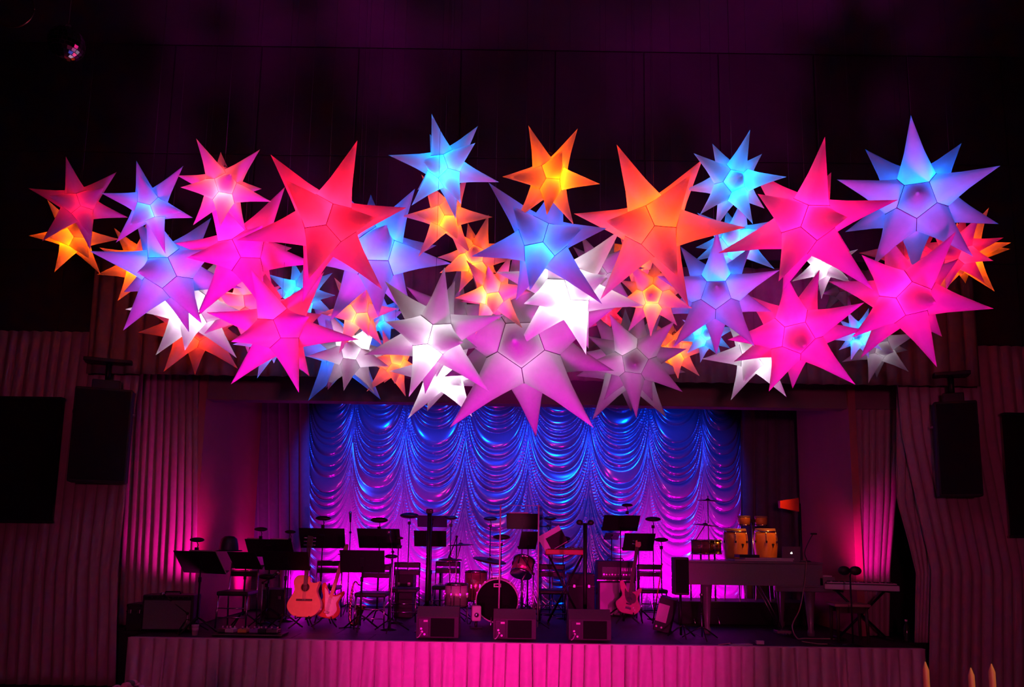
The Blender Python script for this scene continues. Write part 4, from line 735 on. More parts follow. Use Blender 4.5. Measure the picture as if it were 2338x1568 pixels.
case(600, 650, 1345, 11.2, .4, 'black case in the dark behind the acoustic guitar')
# bass amplifier head on its cabinet
YB = 12.3; p = at(1366, 1326, YB); q = at(1452, 1326, YB); w_ = q.x-p.x; h_ = p.z-SZ
t = thing('bass_cabinet', 'pink-lit grille bass cabinet with the bass guitar leaning on it', 'amplifier', ((p.x+q.x)/2, YB, SZ))
MB().box((0, .2, h_/2), (w_, .4, h_), b=.015).build('cabinet', TOLEX, t)
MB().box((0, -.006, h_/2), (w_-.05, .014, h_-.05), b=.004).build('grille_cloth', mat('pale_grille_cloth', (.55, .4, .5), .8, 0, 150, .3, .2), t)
for s_ in (-1, 1): MB().cyl((s_*(w_/2+.004), .2, h_*.7), (s_*(w_/2+.02), .2, h_*.7), .05, n=12).build('side_handle', BLACK, t)
hh = at(1366, 1280, YB).z-SZ-h_
t = thing('bass_amplifier_head', 'amplifier head with a pale control panel on top of the bass cabinet', 'amplifier', ((p.x+q.x)/2, YB, SZ+h_))
MB().box((0, .18, hh/2), (w_+.02, .36, hh), b=.012).build('cabinet', TOLEX, t)
cp = MB().box((.02, -.006, hh*.45), (w_*.86, .014, hh*.5), b=.003).build('control_panel', SILVER, t)
for k in range(11): MB().cyl((-.22+k*.046, -.034, hh*.33), (-.22+k*.046, -.012, hh*.33), .014, n=10).build('knob', CHROME, cp)
for k in range(6): MB().box((.08+k*.03, -.016, hh*.58), (.012, .008, .05), b=.002).build('slider', CHROME, cp)
MB().tube([(-.13, .18, hh), (-.12, .18, hh+.035), (.12, .18, hh+.035), (.13, .18, hh)], .01, 6).build('handle', BLACK, t)
MB().box((-.02, .0, .012), (w_, .01, .01)).build('piping', CHROME, t)
# floor monitors seen from behind
def wedge(a, b, c, Y, label, rz=0, k=1.0):
    p = at(a, c, Y); q = at(b, c, Y); w_ = q.x-p.x; h_ = p.z-SZ
    t = thing('floor_monitor', label, 'floor monitor', ((p.x+q.x)/2, Y, SZ), rz, 'floor monitors along the stage front')
    prof = [(0, 0), (.0, h_*.68), (.10, h_), (.22, h_*.98), (.42, .14), (.42, 0)]
    vs = [(sx*w_/2, y, z) for sx in (-1, 1) for y, z in prof]; n = len(prof)
    MB().add(vs, [tuple(range(n)), tuple(range(n, 2*n))[::-1]]+[(i, (i+1) % n, n+(i+1) % n, n+i) for i in range(n)]).build('cabinet', mat_wedge, t)
    g = (Vector((0, .42, .14))-Vector((0, .22, h_*.98))); c_ = Vector((0, .32, (.14+h_*.98)/2))
    MB().box((0, 0, 0), (w_-.06, .012, g.length-.05), Matrix.Translation(c_+Vector((0, .012, .008))) @ Matrix.Rotation(math.atan2(g.y, -g.z)*1, 4, 'X'), .003).build('grille', GRILLE, t)
    MB().box((w_*.12, -.004, h_*.34), (w_*.56, .012, h_*.6), b=.003).build('rear_recess', PANELM, t)
    pl = MB().box((-w_*.33, -.004, h_*.34), (w_*.24, .012, h_*.6), b=.003).build('connector_plate', BLACKM, t)
    MB().box((-w_*.28, -.013, h_*.55), (.05, .006, .022)).build('sticker', WHITE, pl)
    for q_ in ((-w_*.36, .2), (-w_*.3, .12), (-w_*.38, .3)): MB().cyl((q_[0], -.02, h_*q_[1]), (q_[0], -.006, h_*q_[1]), .013, n=10).build('socket', STEEL, pl)
    MB().tube(spline([(-w_*.36, -.02, h_*.2), (-w_*.38, -.06, h_*.14), (-w_*.42, -.08, .02), (-w_*.46, -.1, .012)], 4, False), .006, 6).build('cable', PLASTIC, t)
    for s_ in (-1, 1): MB().box((s_*(w_/2+.003), .2, h_*.5), (.008, .12, .05), b=.003).build('side_grip', BLACK, t)
mat_wedge = mat('monitor_paint', (.05, .042, .048), .7, 0, 120, .4, .2)
wedge(952, 1048, 1385, 9.4, 'floor monitor with a pale strip, leftmost of the three at the stage edge')
wedge(1127, 1224, 1391, 9.4, 'floor monitor in front of the bass drum')
wedge(1299, 1395, 1392, 9.4, 'floor monitor in front of the bass cabinet')
# tilted monitor by the piano
p = at(1492, 1440, 10.3)
t = thing('tilted_monitor', 'monitor propped on its side near the piano, pink-lit grille facing the bass', 'floor monitor', (p.x+.04, 10.3, SZ), R(-18))
T = Matrix.Rotation(R(14), 4, 'Y')
MB(T).box((.05, .16, .25), (.22, .32, .46), b=.012).build('cabinet', TOLEX, t)
MB(T).box((.02, -.006, .27), (.15, .014, .24), b=.004).build('grille', mat('pink_lit_grille', (.6, .4, .5), .7, 0, 120, .2, .2), t)  # magenta light on the grille is put into its colour
MB(T).cyl((-.02, -.014, .08), (-.02, .0, .08), .014, n=10).cyl((.05, -.014, .08), (.05, .0, .08), .014, n=10).build('socket_pair', STEEL, t)
p = at(1544, 1365, 10.1)
t = thing('pole_speaker', 'small black speaker cabinet upright at the tail of the grand piano', 'loudspeaker', (p.x, 9.75, SZ))
h0 = at(1544, 1358, 9.75).z-SZ; h1 = at(1544, 1272, 9.75).z-SZ
MB().box((0, .1, (h0+h1)/2), (.19, .2, h1-h0), b=.015).build('cabinet', BLACK, t); MB().box((0, -.006, (h0+h1)/2), (.16, .014, h1-h0-.05), b=.004).build('grille', PANELM, t)
MB().cyl((0, .1, .02), (0, .1, h0+.02), .016).build('pole', BLACKM, t); legs3(None, t, .2, .16, .01)
# ------------------------------------------------------------------ drum kit
def drum(name, label, c, rad, dep, axis, m, head=SKIN, lugs=8, feet=None, cat='drum', hoop=CHROME, parent=None):
    t = thing(name, label, cat, (c[0], c[1], SZ), 0, 'drums of the centre kit')
    T = Matrix.Translation((0, 0, c[2]-SZ)) @ axis
    MB(T).lathe([(rad*.985, -dep/2), (rad*.985, dep/2)], 32).build('shell', m, t)
    MB(T).lathe([(0, dep/2+.004), (rad*.98, dep/2+.004), (rad*.98, dep/2-.01), (0, dep/2-.01)], 32).build('head', head, t)
    for z in (-1, 1): MB(T).lathe([(rad*.98, z*dep/2-.014), (rad*1.035, z*dep/2-.014), (rad*1.035, z*dep/2+.014), (rad*.98, z*dep/2+.014), (rad*.98, z*dep/2-.014)], 32).build('hoop', hoop, t)
    for k in range(lugs):
        a = 2*math.pi*(k+.5)/lugs; x, y = rad*1.02*math.cos(a), rad*1.02*math.sin(a)
        MB(T).cyl((x, y, -dep/2), (x, y, dep/2), .005, n=6).box((x, y, 0), (.02, .02, min(.06, dep*.4))).build('lug', CHROME, t)
    if feet:
        for k in range(feet):
            a = 2*math.pi*k/feet+.4; MB().tube([(rad*1.03*math.cos(a), rad*1.03*math.sin(a), c[2]-SZ), (rad*1.05*math.cos(a), rad*1.05*math.sin(a), .03), (rad*1.15*math.cos(a), rad*1.15*math.sin(a), .008)], .007, 6).build('leg', CHROME, t)
    return t, T
UP = Matrix.Identity(4)
k0 = at(1135, 1371, 10.75); kr = 47*10.75/F
t, T = drum('bass_drum', 'bass drum with a black front head and a pale hoop', (k0.x, 10.95, max(k0.z, SZ+kr*1.05)), kr, .42, Matrix.Rotation(math.pi/2, 4, 'X'), SPARK, head=PANELM, lugs=10, hoop=PLASTIC)
hz_ = max(k0.z, SZ+kr*1.05)-SZ
MB().box((0, -.218, hz_+kr*.72), (.105, .006, .052)).build('logo_plate', WHITE, t, 'pale stepped outline badge')
MB().box((.0, -.2235, hz_+kr*.722), (.075, .006, .02)).box((.012, -.2235, hz_+kr*.735), (.05, .006, .018)).build('logo_mark', BLACK, t)
MB().lathe([(.0, 0), (.055, 0), (.058, .004), (.0, .004)], 20, Matrix.Translation((.13, -.216, hz_-kr*.38)) @ Matrix.Rotation(math.pi/2, 4, 'X')).build('port_hole', PANELM, t)
for s_ in (-1, 1): MB().tube([(s_*kr*.9, -.1, hz_-.1), (s_*(kr+.09), -.16, .01)], .01, 6).build('spur', CHROME, t)
ft = at(1086, 1338, 11.2)
drum('floor_tom', 'floor tom with a red shimmering shell at the cup side of the bass drum', (ft.x, 11.3, ft.z), .17, .42, UP, SPARK, feet=3, lugs=8)
rt = at(1194, 1296, 10.85)
t, T = drum('rack_tom', 'rack tom tilted above the bass drum on the piano side', (rt.x, 11.1, rt.z), .16, .23, Matrix.Rotation(R(-28), 4, 'X') @ Matrix.Rotation(R(12), 4, 'Y'), SPARK, lugs=8)
MB().cyl((0, .12, 0), (0, .05, rt.z-SZ-.06), .014).build('tom_post', CHROME, t); legs3(None, t, .22, .16, .009, m=CHROME)
sn = at(1040, 1372, 10.6)
drum('snare_drum', 'low side drum with pale shell left of the floor tom', (sn.x, 10.75, SZ+.42), .165, .3, UP, mat('pale_shell', (.6, .45, .5), .3, .2, 30, .15), feet=3, lugs=8)
bx = at(1088, 1400, 10.35)
t = thing('practice_amp', 'small pale speaker box between the side drum and the bass drum', 'amplifier', (bx.x, 10.4, SZ), R(8))
MB().box((0, .07, .2), (.13, .14, .21), b=.02).build('cabinet', PLASTIC, t); MB().lathe([(0, .012), (.02, .01), (.035, 0), (.0, 0)], 16, Matrix.Translation((0, -.002, .18)) @ Matrix.Rotation(math.pi/2, 4, 'X')).build('speaker_cone', CHROME, t)
MB().cyl((0, .07, 0), (0, .07, .1), .02).box((0, .07, .008), (.16, .16, .016), b=.006).build('foot_stand', BLACK, t)
def cymbal(x, y, wpx, Y, label, tiltx=0, tilty=0, second=None, pole=True, pole_x=None):
    p = at(x, y, Y); r_ = wpx/2*Y/F; bx_ = at(pole_x or x, y, Y).x
    t = thing('cymbal_stand', label, 'cymbal', (bx_, Y, SZ), 0, 'cymbals on stands'); h_ = p.z-SZ; dx = p.x-bx_
    T = Matrix.Translation((dx, 0, h_)) @ Matrix.Rotation(tiltx, 4, 'X') @ Matrix.Rotation(tilty, 4, 'Y')
    c = MB(T).lathe([(.0, .03), (r_*.12, .028), (r_*.2, .012), (r_*.6, .004), (r_, -.008), (r_, -.011), (r_*.6, .001), (r_*.2, .006), (0, .02)], 28).build('cymbal_plate', BRASSD, t)
    MB(T).cyl((0, 0, .02), (0, 0, .07), .008, n=8).build('wing_nut', CHROME, c)
    MB().cyl((0, 0, .1), (0, 0, h_*.55), .013, n=8).build('lower_tube', CHROME, t)
    MB().tube([(0, 0, h_*.5), (dx*.2, 0, h_*.8), (dx, 0, h_)], .008, 6).build('upper_tube', CHROME, t)
    for k in range(3):
        a = .5+k*2*math.pi/3; MB().tube([(0, 0, .28), (.26*math.cos(a), .26*math.sin(a), .012)], .009, 6).build('leg', CHROME, t)
    if second:
        MB(T).lathe([(.0, -.03), (r_*.2, -.024), (r_, -.016), (r_, -.019), (r_*.2, -.03), (0, -.036)], 28).build('bottom_cymbal', BRASSD, t)
cymbal(1118, 1278, 76, 10.9, 'broad dark cymbal tilted over the bass drum', R(8), R(9), pole_x=1125)
cymbal(1028, 1276, 54, 11.0, 'pair of hi-hat cymbals at the cup side of the kit', R(2), 0, second=True)
cymbal(1052, 1243, 60, 11.6, 'thin cymbal above the hi-hat, seen nearly edge-on', R(2), R(-3), pole_x=1043)
cymbal(1616, 1142, 52, 11.6, 'highest dark cymbal above the timbales', R(3), R(2))
cymbal(1610, 1198, 60, 11.5, 'dark cymbal tilted just above the timbales', R(3), R(5), pole_x=1575)
cymbal(1250, 1202, 36, 12.2, 'little cymbal behind the second shield post', R(2), R(4), pole_x=1262)
p = at(1120, 1390, 11.7)
t = thing('drum_throne', 'round black drum throne hidden behind the bass drum', 'stool', (p.x+.05, 11.75, SZ))
MB().lathe([(.0, .56), (.15, .555), (.165, .53), (.16, .48), (0, .47)], 20).build('seat', BLACK, t); MB().cyl((0, 0, .12), (0, 0, .48), .016).build('post', CHROME, t); legs3(None, t, .24, .2, .011, m=CHROME)
# clear acrylic screen round the kit
YS = 10.35
sh = thing('drum_screen', 'clear acrylic screen panels with pale upright edges around the drums', 'drum screen', (at(1170, 1400, YS).x, YS, SZ))
def panel_screen(xa, xb, Ya, Yb, yt):
    a = at(xa, yt, Ya); b = at(xb, yt, Yb); a2 = Vector((a.x, a.y, SZ+.01)); b2 = Vector((b.x, b.y, SZ+.01)); b.z = a.z
    nrm = Vector((-(b-a).y, (b-a).x, 0)).normalized()*.003; o_ = Vector(sh.location)
    vs = [v+s_*nrm-o_ for s_ in (-1, 1) for v in (a2, b2, b, a)]
    pn = MB().add(vs, [(0, 1, 2, 3), (7, 6, 5, 4), (0, 4, 5, 1), (1, 5, 6, 2), (2, 6, 7, 3), (3, 7, 4, 0)]).build('clear_panel', ACR, sh)
    MB().cyl(a2-o_, a-o_, .011, n=8).build('edge_post', PLASTIC, pn)
    MB().cyl(b-o_, a-o_, .004, n=6).build('edge_trim', PLASTIC, pn)
panel_screen(1143, 1230, 10.6, 10.6, 1153); panel_screen(1230, 1240, 10.6, 12.0, 1153)
# ------------------------------------------------------------------ keyboards
def keyboard(name, label, c, L, dep, hgt, case_m, tilt=0, rz=0, up=.85, group=None, keys=24):
    t = thing(name, label, 'keyboard', (c[0], c[1], c[2]), rz)
    MB().box((0, 0, hgt/2), (L, dep, hgt), b=.01).build('case', case_m, t)
    MB().box((0, -dep*.22, hgt+.006), (L*.94, dep*.5, .014)).build('key_bed', BLACK, t)
    for k in range(keys):
        x = -L*.47+(k+.5)*L*.94/keys
        MB().box((x, -dep*.22, hgt+.018), (L*.94/keys-.002, dep*.48, .014), b=.002).build('white_key', WHITE, t)
        if k % 7 not in (2, 6) and k < keys-1: MB().box((x+L*.47/keys, -dep*.14, hgt+.03), (L*.5/keys, dep*.3, .016), b=.002).build('black_key', BLACK, t)
    MB().box((0, dep*.3, hgt+.004), (L*.9, dep*.25, .008)).build('control_strip', BLACKM, t)
    return t
def x_stand(x, y, h_, w_, label):
    t = thing('keyboard_stand', label, 'keyboard stand', (x, y, SZ), 0, 'folding keyboard stands')
    for s_, yy in ((1, -.1), (-1, -.06)):
        MB().cyl((-s_*w_/2, yy+.08, .03), (s_*w_/2, yy+.08, h_-.012), .016).build('cross_tube', BLACKM, t)
    for s_ in (-1, 1):
        MB().cyl((s_*w_/2, -.2, .02), (s_*w_/2, .2, .02), .016).build('foot', BLACKM, t)
        MB().cyl((s_*w_/2, -.18, h_-.014), (s_*w_/2, .18, h_-.014), .013).build('support_arm', BLACKM, t)
kb = at(1292, 1266, 11.0); z_ = kb.z
x_stand(kb.x, 11.1, z_-SZ, .5, 'folding black stand under the red keyboard')
keyboard('red_keyboard', 'red-cased stage keyboard seen edge-on right of the drum kit', (kb.x, 11.1, z_), 92*11/F, .3, .075, REDK, keys=14, rz=math.pi)
p = at(1258, 1262, 10.98)
t = thing('music_book', 'open book with pink-lit pages propped above the red keyboard', 'book', (kb.x-.12, 11.0, z_+.12))
T = Matrix.Rotation(R(-22), 4, 'X') @ Matrix(((1, 0, -.75, 0), (0, 1, 0, 0), (0, 0, 1, 0), (0, 0, 0, 1)))
T = Matrix.Rotation(R(-30), 4, 'Y') @ Matrix.Rotation(R(20), 4, 'X')
MB(T).box((-.02, 0, .13), (.36, .006, .3), b=.002).build('page', WHITE, t)
MB(T).box((.03, -.008, .1), (.27, .006, .2), b=.002).build('dark_cover', BLACK, t)
MB(T).box((-.02, .01, -.02), (.4, .05, .015), b=.003).build('rest', BLACKM, t)
# long keyboard at the curtain end
a = at(1880, 1338, 9.98); b = at(2049, 1338, 9.72); ln = math.hypot(b.x-a.x, b.y-a.y); rz = math.atan2(b.y-a.y, b.x-a.x)
x_stand((a.x+b.x)/2, (a.y+b.y)/2, a.z-SZ-.03, .62, 'folding black stand under the long pale keyboard')
keyboard('long_keyboard', 'long pale keyboard beyond the grand piano, towards the dark gap', ((a.x+b.x)/2, (a.y+b.y)/2, a.z-.03), ln, .3, .07, PLASTIC, rz=rz, keys=36)
# ------------------------------------------------------------------ grand piano
YP = 9.95; a = at(1552, 1278, YP); b = at(1877, 1282, YP); Lp = b.x-a.x; top = a.z-SZ; bot = at(1700, 1336, YP).z-SZ
gp = thing('grand_piano', 'long closed grand piano with its straight side to the hall', 'piano', ((a.x+b.x)/2, YP, SZ))
def gpx(px, py): q = at(px, py, YP); return (q.x-gp.location.x, q.z-SZ)
xa, xb = -Lp/2, Lp/2
outl = spline([(xa, 0), (xa, .22), (xa+.12, .5), (xa+.5, .72), (xa+.9, .95), (xa+1.3, 1.3), (xb-.35, 1.42), (xb, 1.42)], 5, False)+[(xb, 0)]
def slab(pts, z0, z1):
    n = len(pts); vs = [(x, y, z) for z in (z0, z1) for x, y in pts]
    return MB().add(vs, [tuple(range(n))[::-1], tuple(range(n, 2*n))]+[(i, (i+1) % n, n+(i+1) % n, n+i) for i in range(n)])
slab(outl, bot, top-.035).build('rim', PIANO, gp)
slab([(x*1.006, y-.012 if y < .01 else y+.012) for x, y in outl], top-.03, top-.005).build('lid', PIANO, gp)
kx, kz = gpx(1906, 1330); kx0, kz0 = gpx(1770, 1352)
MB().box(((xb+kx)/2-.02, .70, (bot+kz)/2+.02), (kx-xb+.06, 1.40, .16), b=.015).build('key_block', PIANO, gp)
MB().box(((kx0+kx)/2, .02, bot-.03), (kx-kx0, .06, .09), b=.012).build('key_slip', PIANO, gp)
MB().box(((kx0+kx)/2, -.012, bot-.012), (kx-kx0, .01, .008)).build('brass_strip', STEEL, gp)
for k in range(30): MB().box((kx-.09, .06+k*.043, bot+.13), (.15, .041, .02), b=.002).build('piano_key', WHITE, gp)
for (lx, ly) in ((xa+.42, .28), (xb-.12, .16), (xb-.12, 1.24)):
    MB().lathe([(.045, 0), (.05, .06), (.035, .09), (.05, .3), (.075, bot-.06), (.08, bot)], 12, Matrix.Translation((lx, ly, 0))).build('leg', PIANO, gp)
px1, pz1 = gpx(1797, 1375); px2, pz2 = gpx(1797, 1448)
MB().box((px1, .22, (bot+.02)/2+.05), (.025, .02, bot-.06)).build('lyre_post', STEEL, gp)
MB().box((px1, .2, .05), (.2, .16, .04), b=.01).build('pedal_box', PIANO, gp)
for k in range(3): MB().box((px1-.04+.04*k, .1, .035), (.018, .1, .012), b=.004).build('pedal', STEEL, gp)
for s_ in (0, .04): MB().cyl((gpx(1740+s_*220, 1345)[0], .24, bot), (px1-.03+s_, .2, .06), .008, n=8).build('brace_rod', STEEL, gp)
ztop = SZ+top-.005
bk = at(1735, 1270, YP+.35)
for k, (w_, d_, h_, dx, m_, lab) in enumerate(((.8, .32, .022, 0, WHITE, 'lowest of the flat books lying on the piano lid'), (.66, .28, .02, .09, PLASTIC, 'middle pale book lying on the piano lid'), (.28, .2, .04, -.18, TOLEX, 'small dark book on top of the pile on the piano lid'))):
    zz = ztop+[0, .022, .042][k]
    t = thing('music_folder', lab, 'book', (bk.x+dx, YP+.35, zz), R([1, -2, 4][k]), 'books on the piano lid')
    MB().box((0, 0, h_/2), (w_*.99, d_*.98, h_-.006)).build('page_block', WHITE if k < 2 else BLACK, t)
    for z in (.0015, h_-.0015): MB().box((0, 0, z), (w_, d_, .003)).build('cover', BLACK if k != 1 else m_, t)
lp = at(1808, 1280, YP+.2)
t = thing('laptop', 'open aluminium laptop with a lit logo standing on the piano lid', 'laptop', (lp.x, YP+.22, ztop), R(-6))
MB().box((0, .12, .008), (.24, .2, .014), b=.003).build('base', LAPT, t)
T = Matrix.Translation((0, .0, .014)) @ Matrix.Rotation(R(8), 4, 'X')
ld = MB(T).box((0, 0, .095), (.24, .008, .19), b=.003).build('lid', LAPT, t)
MB(T).ball((-.006, -.005, .1), .011, 10, 8, (.8, .15, 1)).ball((.006, -.005, .1), .011, 10, 8, (.8, .15, 1)).ball((.003, -.005, .117), .005, 8, 6, (.6, .2, 1)).build('lit_logo', LOGO, ld)
mp = at(1838, 1281, YP+.3); me_ = at(1856, 1219, YP+.3)
t = thing('desk_microphone', 'small gooseneck microphone standing on the piano lid beside the laptop', 'microphone', (mp.x+.03, YP+.3, ztop))
MB().lathe([(.05, 0), (.05, .008), (.02, .016), (0, .016)], 16).build('base', BLACK, t)
MB().tube(spline([(0, 0, .01), (-.03, 0, .12), (.02, 0, .25), (me_.x-mp.x-.03, 0, me_.z-ztop)], 5, False), .006, 6).build('gooseneck', BLACKM, t)
MB().box((me_.x-mp.x-.02, 0, me_.z-ztop+.004), (.09, .03, .025), b=.01).build('capsule', BLACK, t)
c0 = at(1841, 1283, YP-.03); 
t = thing('hanging_cable', 'pale cable drooping from the piano lid to the floor', 'cable', (c0.x, YP-.06, SZ))
pts = []
for px, py, Y in ((1830, 1280, YP+.1), (1840, 1281, YP-.02), (1841, 1290, YP-.05), (1836, 1340, YP-.05), (1826, 1390, YP-.06), (1809, 1428, YP-.08)):
    q = at(px, py, Y); pts.append((q.x-c0.x, Y-YP+.06, max(.012, q.z-SZ)))
pts += [(-.2, -.08, .012), (-.1, -.1, .012), (.3, -.12, .012)]
MB().tube(spline(pts, 5, False), .008, 6).build('cord', CORD, t); MB().cyl((.3, -.12, .012), (.36, -.12, .012), .012, n=8).build('plug', BLACK, t)
# stool and lamp
s0 = at(1946, 1378, 9.5)
t = thing('piano_stool', 'wooden stool with a pale flat top right of the grand piano', 'stool', (s0.x, 9.62, SZ), R(-6))
h_ = s0.z-SZ
MB().box((0, 0, h_-.02), (.44, .36, .035), b=.01).build('seat', mat('stool_wood', (.5, .3, .24), .5, 0, 12, .2), t)
for sy in (-1, 1): MB().box((0, sy*.13, h_-.08), (.36, .02, .07)).build('apron', WOODD, t)
for sx in (-1, 1):
    for sy in (-1, 1): MB().cyl((sx*.18, sy*.14, 0), (sx*.17, sy*.13, h_-.03), .018, .024, 8).build('leg', WOODD, t)
l0 = at(1936, 1302, 9.3)
t = thing('pole_lamp', 'black two-headed lamp on a thin pole in front of the stool', 'lamp', (l0.x, 9.25, SZ)); h_ = l0.z-SZ
MB().cyl((0, 0, .02), (0, 0, h_-.06), .011, n=8).build('pole', BLACKM, t); MB().lathe([(.12, 0), (.12, .01), (.03, .03), (0, .03)], 18).build('base', BLACKM, t)
for s_ in (-1, 1): MB().ball((s_*.07, 0, h_), .075, 12, 8, (1, .7, .75)).build('lamp_head', BLACK, t)
MB().tube([(0, 0, h_-.07), (.01, 0, h_-.03), (0, 0, h_)], .01, 6).build('swivel', BLACKM, t)
b0 = at(2073, 1408, 9.7)
t = thing('water_bottle', 'dark bottle with a bright cap in the gap between the curtains', 'bottle', (b0.x, 9.75, SZ))
MB().lathe([(.035, 0), (.037, .01), (.037, .17), (.015, .22), (.014, .25), (0, .25)], 16).build('bottle_body', GLASSD, t); MB().cyl((0, 0, .245), (0, 0, .27), .017, n=12).build('cap', PLASTIC, t)
# ------------------------------------------------------------------ percussion
def conga(x, yt, Y, wpx, label, h_=None):
    p = at(x, yt, Y); r_ = wpx/2*Y/F; H = p.z-SZ; hh = .76
    t = thing('conga_drum', label, 'conga', (p.x, Y, SZ), 0, 'amber congas'); z0 = H-hh
    MB().lathe([(r_*.62, z0), (r_*.72, z0+.1), (r_*.9, z0+.3), (r_, z0+.5), (r_*.97, z0+.65), (r_*.86, H-.012)], 28).build('shell', CONGA, t)
    MB().lathe([(0, H+.006), (r_*.84, H+.004), (r_*.88, H-.02), (r_*.86, H-.03)], 28).build('drumhead', SKIN, t)
    MB().lathe([(r_*.87, H-.06), (r_*.93, H-.06), (r_*.93, H-.03), (r_*.87, H-.03), (r_*.87, H-.06)], 28).build('rim', CHROME, t)
    for k in range(6):
        a = 2*math.pi*k/6+.25; x_, y_ = r_*1.0*math.cos(a), r_*1.0*math.sin(a)
        MB().cyl((x_*.95, y_*.95, H-.04), (x_*1.0, y_*1.0, H-.2), .007, n=6).box((x_*1.0, y_*1.0, H-.2), (.035, .035, .04), b=.008).build('tuning_lug', CHROME, t)
    for k in range(3):
        a = 2*math.pi*k/3+.5; MB().tube([(r_*.8*math.cos(a), r_*.8*math.sin(a), z0+.15), (r_*.95*math.cos(a), r_*.95*math.sin(a), z0*.5), (r_*1.15*math.cos(a), r_*1.15*math.sin(a), .01)], .012, 6).build('stand_leg', CHROME, t)
    MB().prism(spline([(-.02, .03), (.02, .03), (.012, 0), (.0, -.035), (-.012, 0)], 2), .004, Matrix.Translation((r_*.3, -r_*.985, H-.26))).build('badge', BLACK, t)
conga(1678, 1207, 11.6, 56, 'larger amber conga, nearer the timbales')
conga(1747, 1207, 11.6, 52, 'amber conga nearer the red cowbell')
t = thing('bongo_pair', 'pair of little amber bongos above the congas', 'bongos', (at(1720, 1200, 12.0).x, 12.05, SZ)); cz = at(1720, 1200, 12.0).z-SZ; hb = 22*12/F
for k, px in enumerate((1701, 1740)):
    dx = at(px, 1200, 12.0).x-t.location.x; r_ = .10
    o = MB().lathe([(r_*.85, cz), (r_, cz+hb*.5), (r_*.98, cz+hb)], 22, Matrix.Translation((dx, 0, 0))).build('shell', CONGA, t)
    MB().lathe([(0, cz+hb+.004), (r_, cz+hb+.003), (r_*1.04, cz+hb-.02), (r_*.99, cz+hb-.03)], 22, Matrix.Translation((dx, 0, 0))).build('drumhead', SKIN, o)
    MB().lathe([(r_*.86, cz-.004), (r_*.98, cz-.004), (r_*.98, cz+.02), (r_*.86, cz+.02)], 22, Matrix.Translation((dx, 0, 0))).build('rim', CHROME, o)
MB().box((0, 0, cz+hb*.5), (.12, .04, .05)).build('bridge_block', BLACK, t); MB().cyl((0, 0, .05), (0, 0, cz+hb*.4), .014).build('stand_post', CHROME, t); legs3(None, t, .26, .3, .011, m=CHROME)
for k, (px, wpx, lab) in enumerate(((1592, 42, 'dark shelled timbale nearer the cymbal pole'), (1628, 30, 'small timbale with an amber glint beside the congas'))):
    p = at(px, 1248, 11.5); r_ = wpx/2*11.5/F; Y = 11.3+.12*k
    t = thing('timbale_drum', lab, 'timbale', (p.x, Y, SZ), 0, 'timbales'); z = p.z-SZ
    MB().lathe([(r_*.97, z-.1), (r_*.97, z+.1)], 26).build('shell', SAXM if k else SPARK, t)
    MB().lathe([(0, z+.102), (r_, z+.102), (r_, z+.09)], 26).build('drumhead', SKIN, t)
    for s_ in (-1, 1): MB().lathe([(r_*.98, z+s_*.1-.012), (r_*1.05, z+s_*.1-.012), (r_*1.05, z+s_*.1+.012), (r_*.98, z+s_*.1+.012), (r_*.98, z+s_*.1-.012)], 26).build('hoop', CHROME, t)
    for q_ in range(6):
        a_ = q_*math.pi/3+.3; MB().cyl((r_*1.04*math.cos(a_), r_*1.04*math.sin(a_), z-.1), (r_*1.04*math.cos(a_), r_*1.04*math.sin(a_), z+.1), .007, n=6).build('lug', CHROME, t)
    MB().cyl((0, 0, .05), (0, 0, z-.05), .014).build('stand_post', CHROME, t); legs3(None, t, .22, .25, .01, m=CHROME)
a = at(1820, 1152, 11.4); b = at(1779, 1150, 11.4)
t = thing('red_cowbell', 'bright red cowbell mounted on a tall pole right of the congas', 'cowbell', (at(1822, 1152, 11.4).x, 11.4, SZ)); z = a.z-SZ; dx = b.x-a.x
o_ = a.x-t.location.x
vs = [(o_, -.06, z-.1), (o_, .06, z-.1), (o_, .06, z+.1), (o_, -.06, z+.1), (o_+dx, -.04, z-.055), (o_+dx, .04, z-.055), (o_+dx, .04, z+.055), (o_+dx, -.04, z+.055)]
MB().add(vs, [(4, 5, 6, 7), (0, 4, 7, 3), (1, 2, 6, 5), (3, 7, 6, 2), (0, 1, 5, 4)]).build('bell', REDM, t)
MB().box((o_, 0, z), (.012, .13, .21), b=.004).build('lip', REDM, t)
MB().cyl((.03, 0, .05), (.03, 0, z+.02), .012).build('pole', BLACKM, t); MB().cyl((.03, 0, z), (o_, 0, z), .01).build('clamp', BLACK, t); legs3(None, t, .26, .3, .011)
p = at(1500, 1342, 11.2); q = at(1512, 1288, 11.2)
t = thing('red_rod', 'slender glossy red stick slanting in front of the chair by the piano', 'stick', (p.x, 11.2, SZ))
MB().cyl((-.07, 0, .01), (q.x-p.x, 0, q.z-SZ), .011, .008, 8).build('shaft', REDM, t); MB().ball((q.x-p.x, 0, q.z-SZ), .013, 8, 6).build('tip', REDM, t)
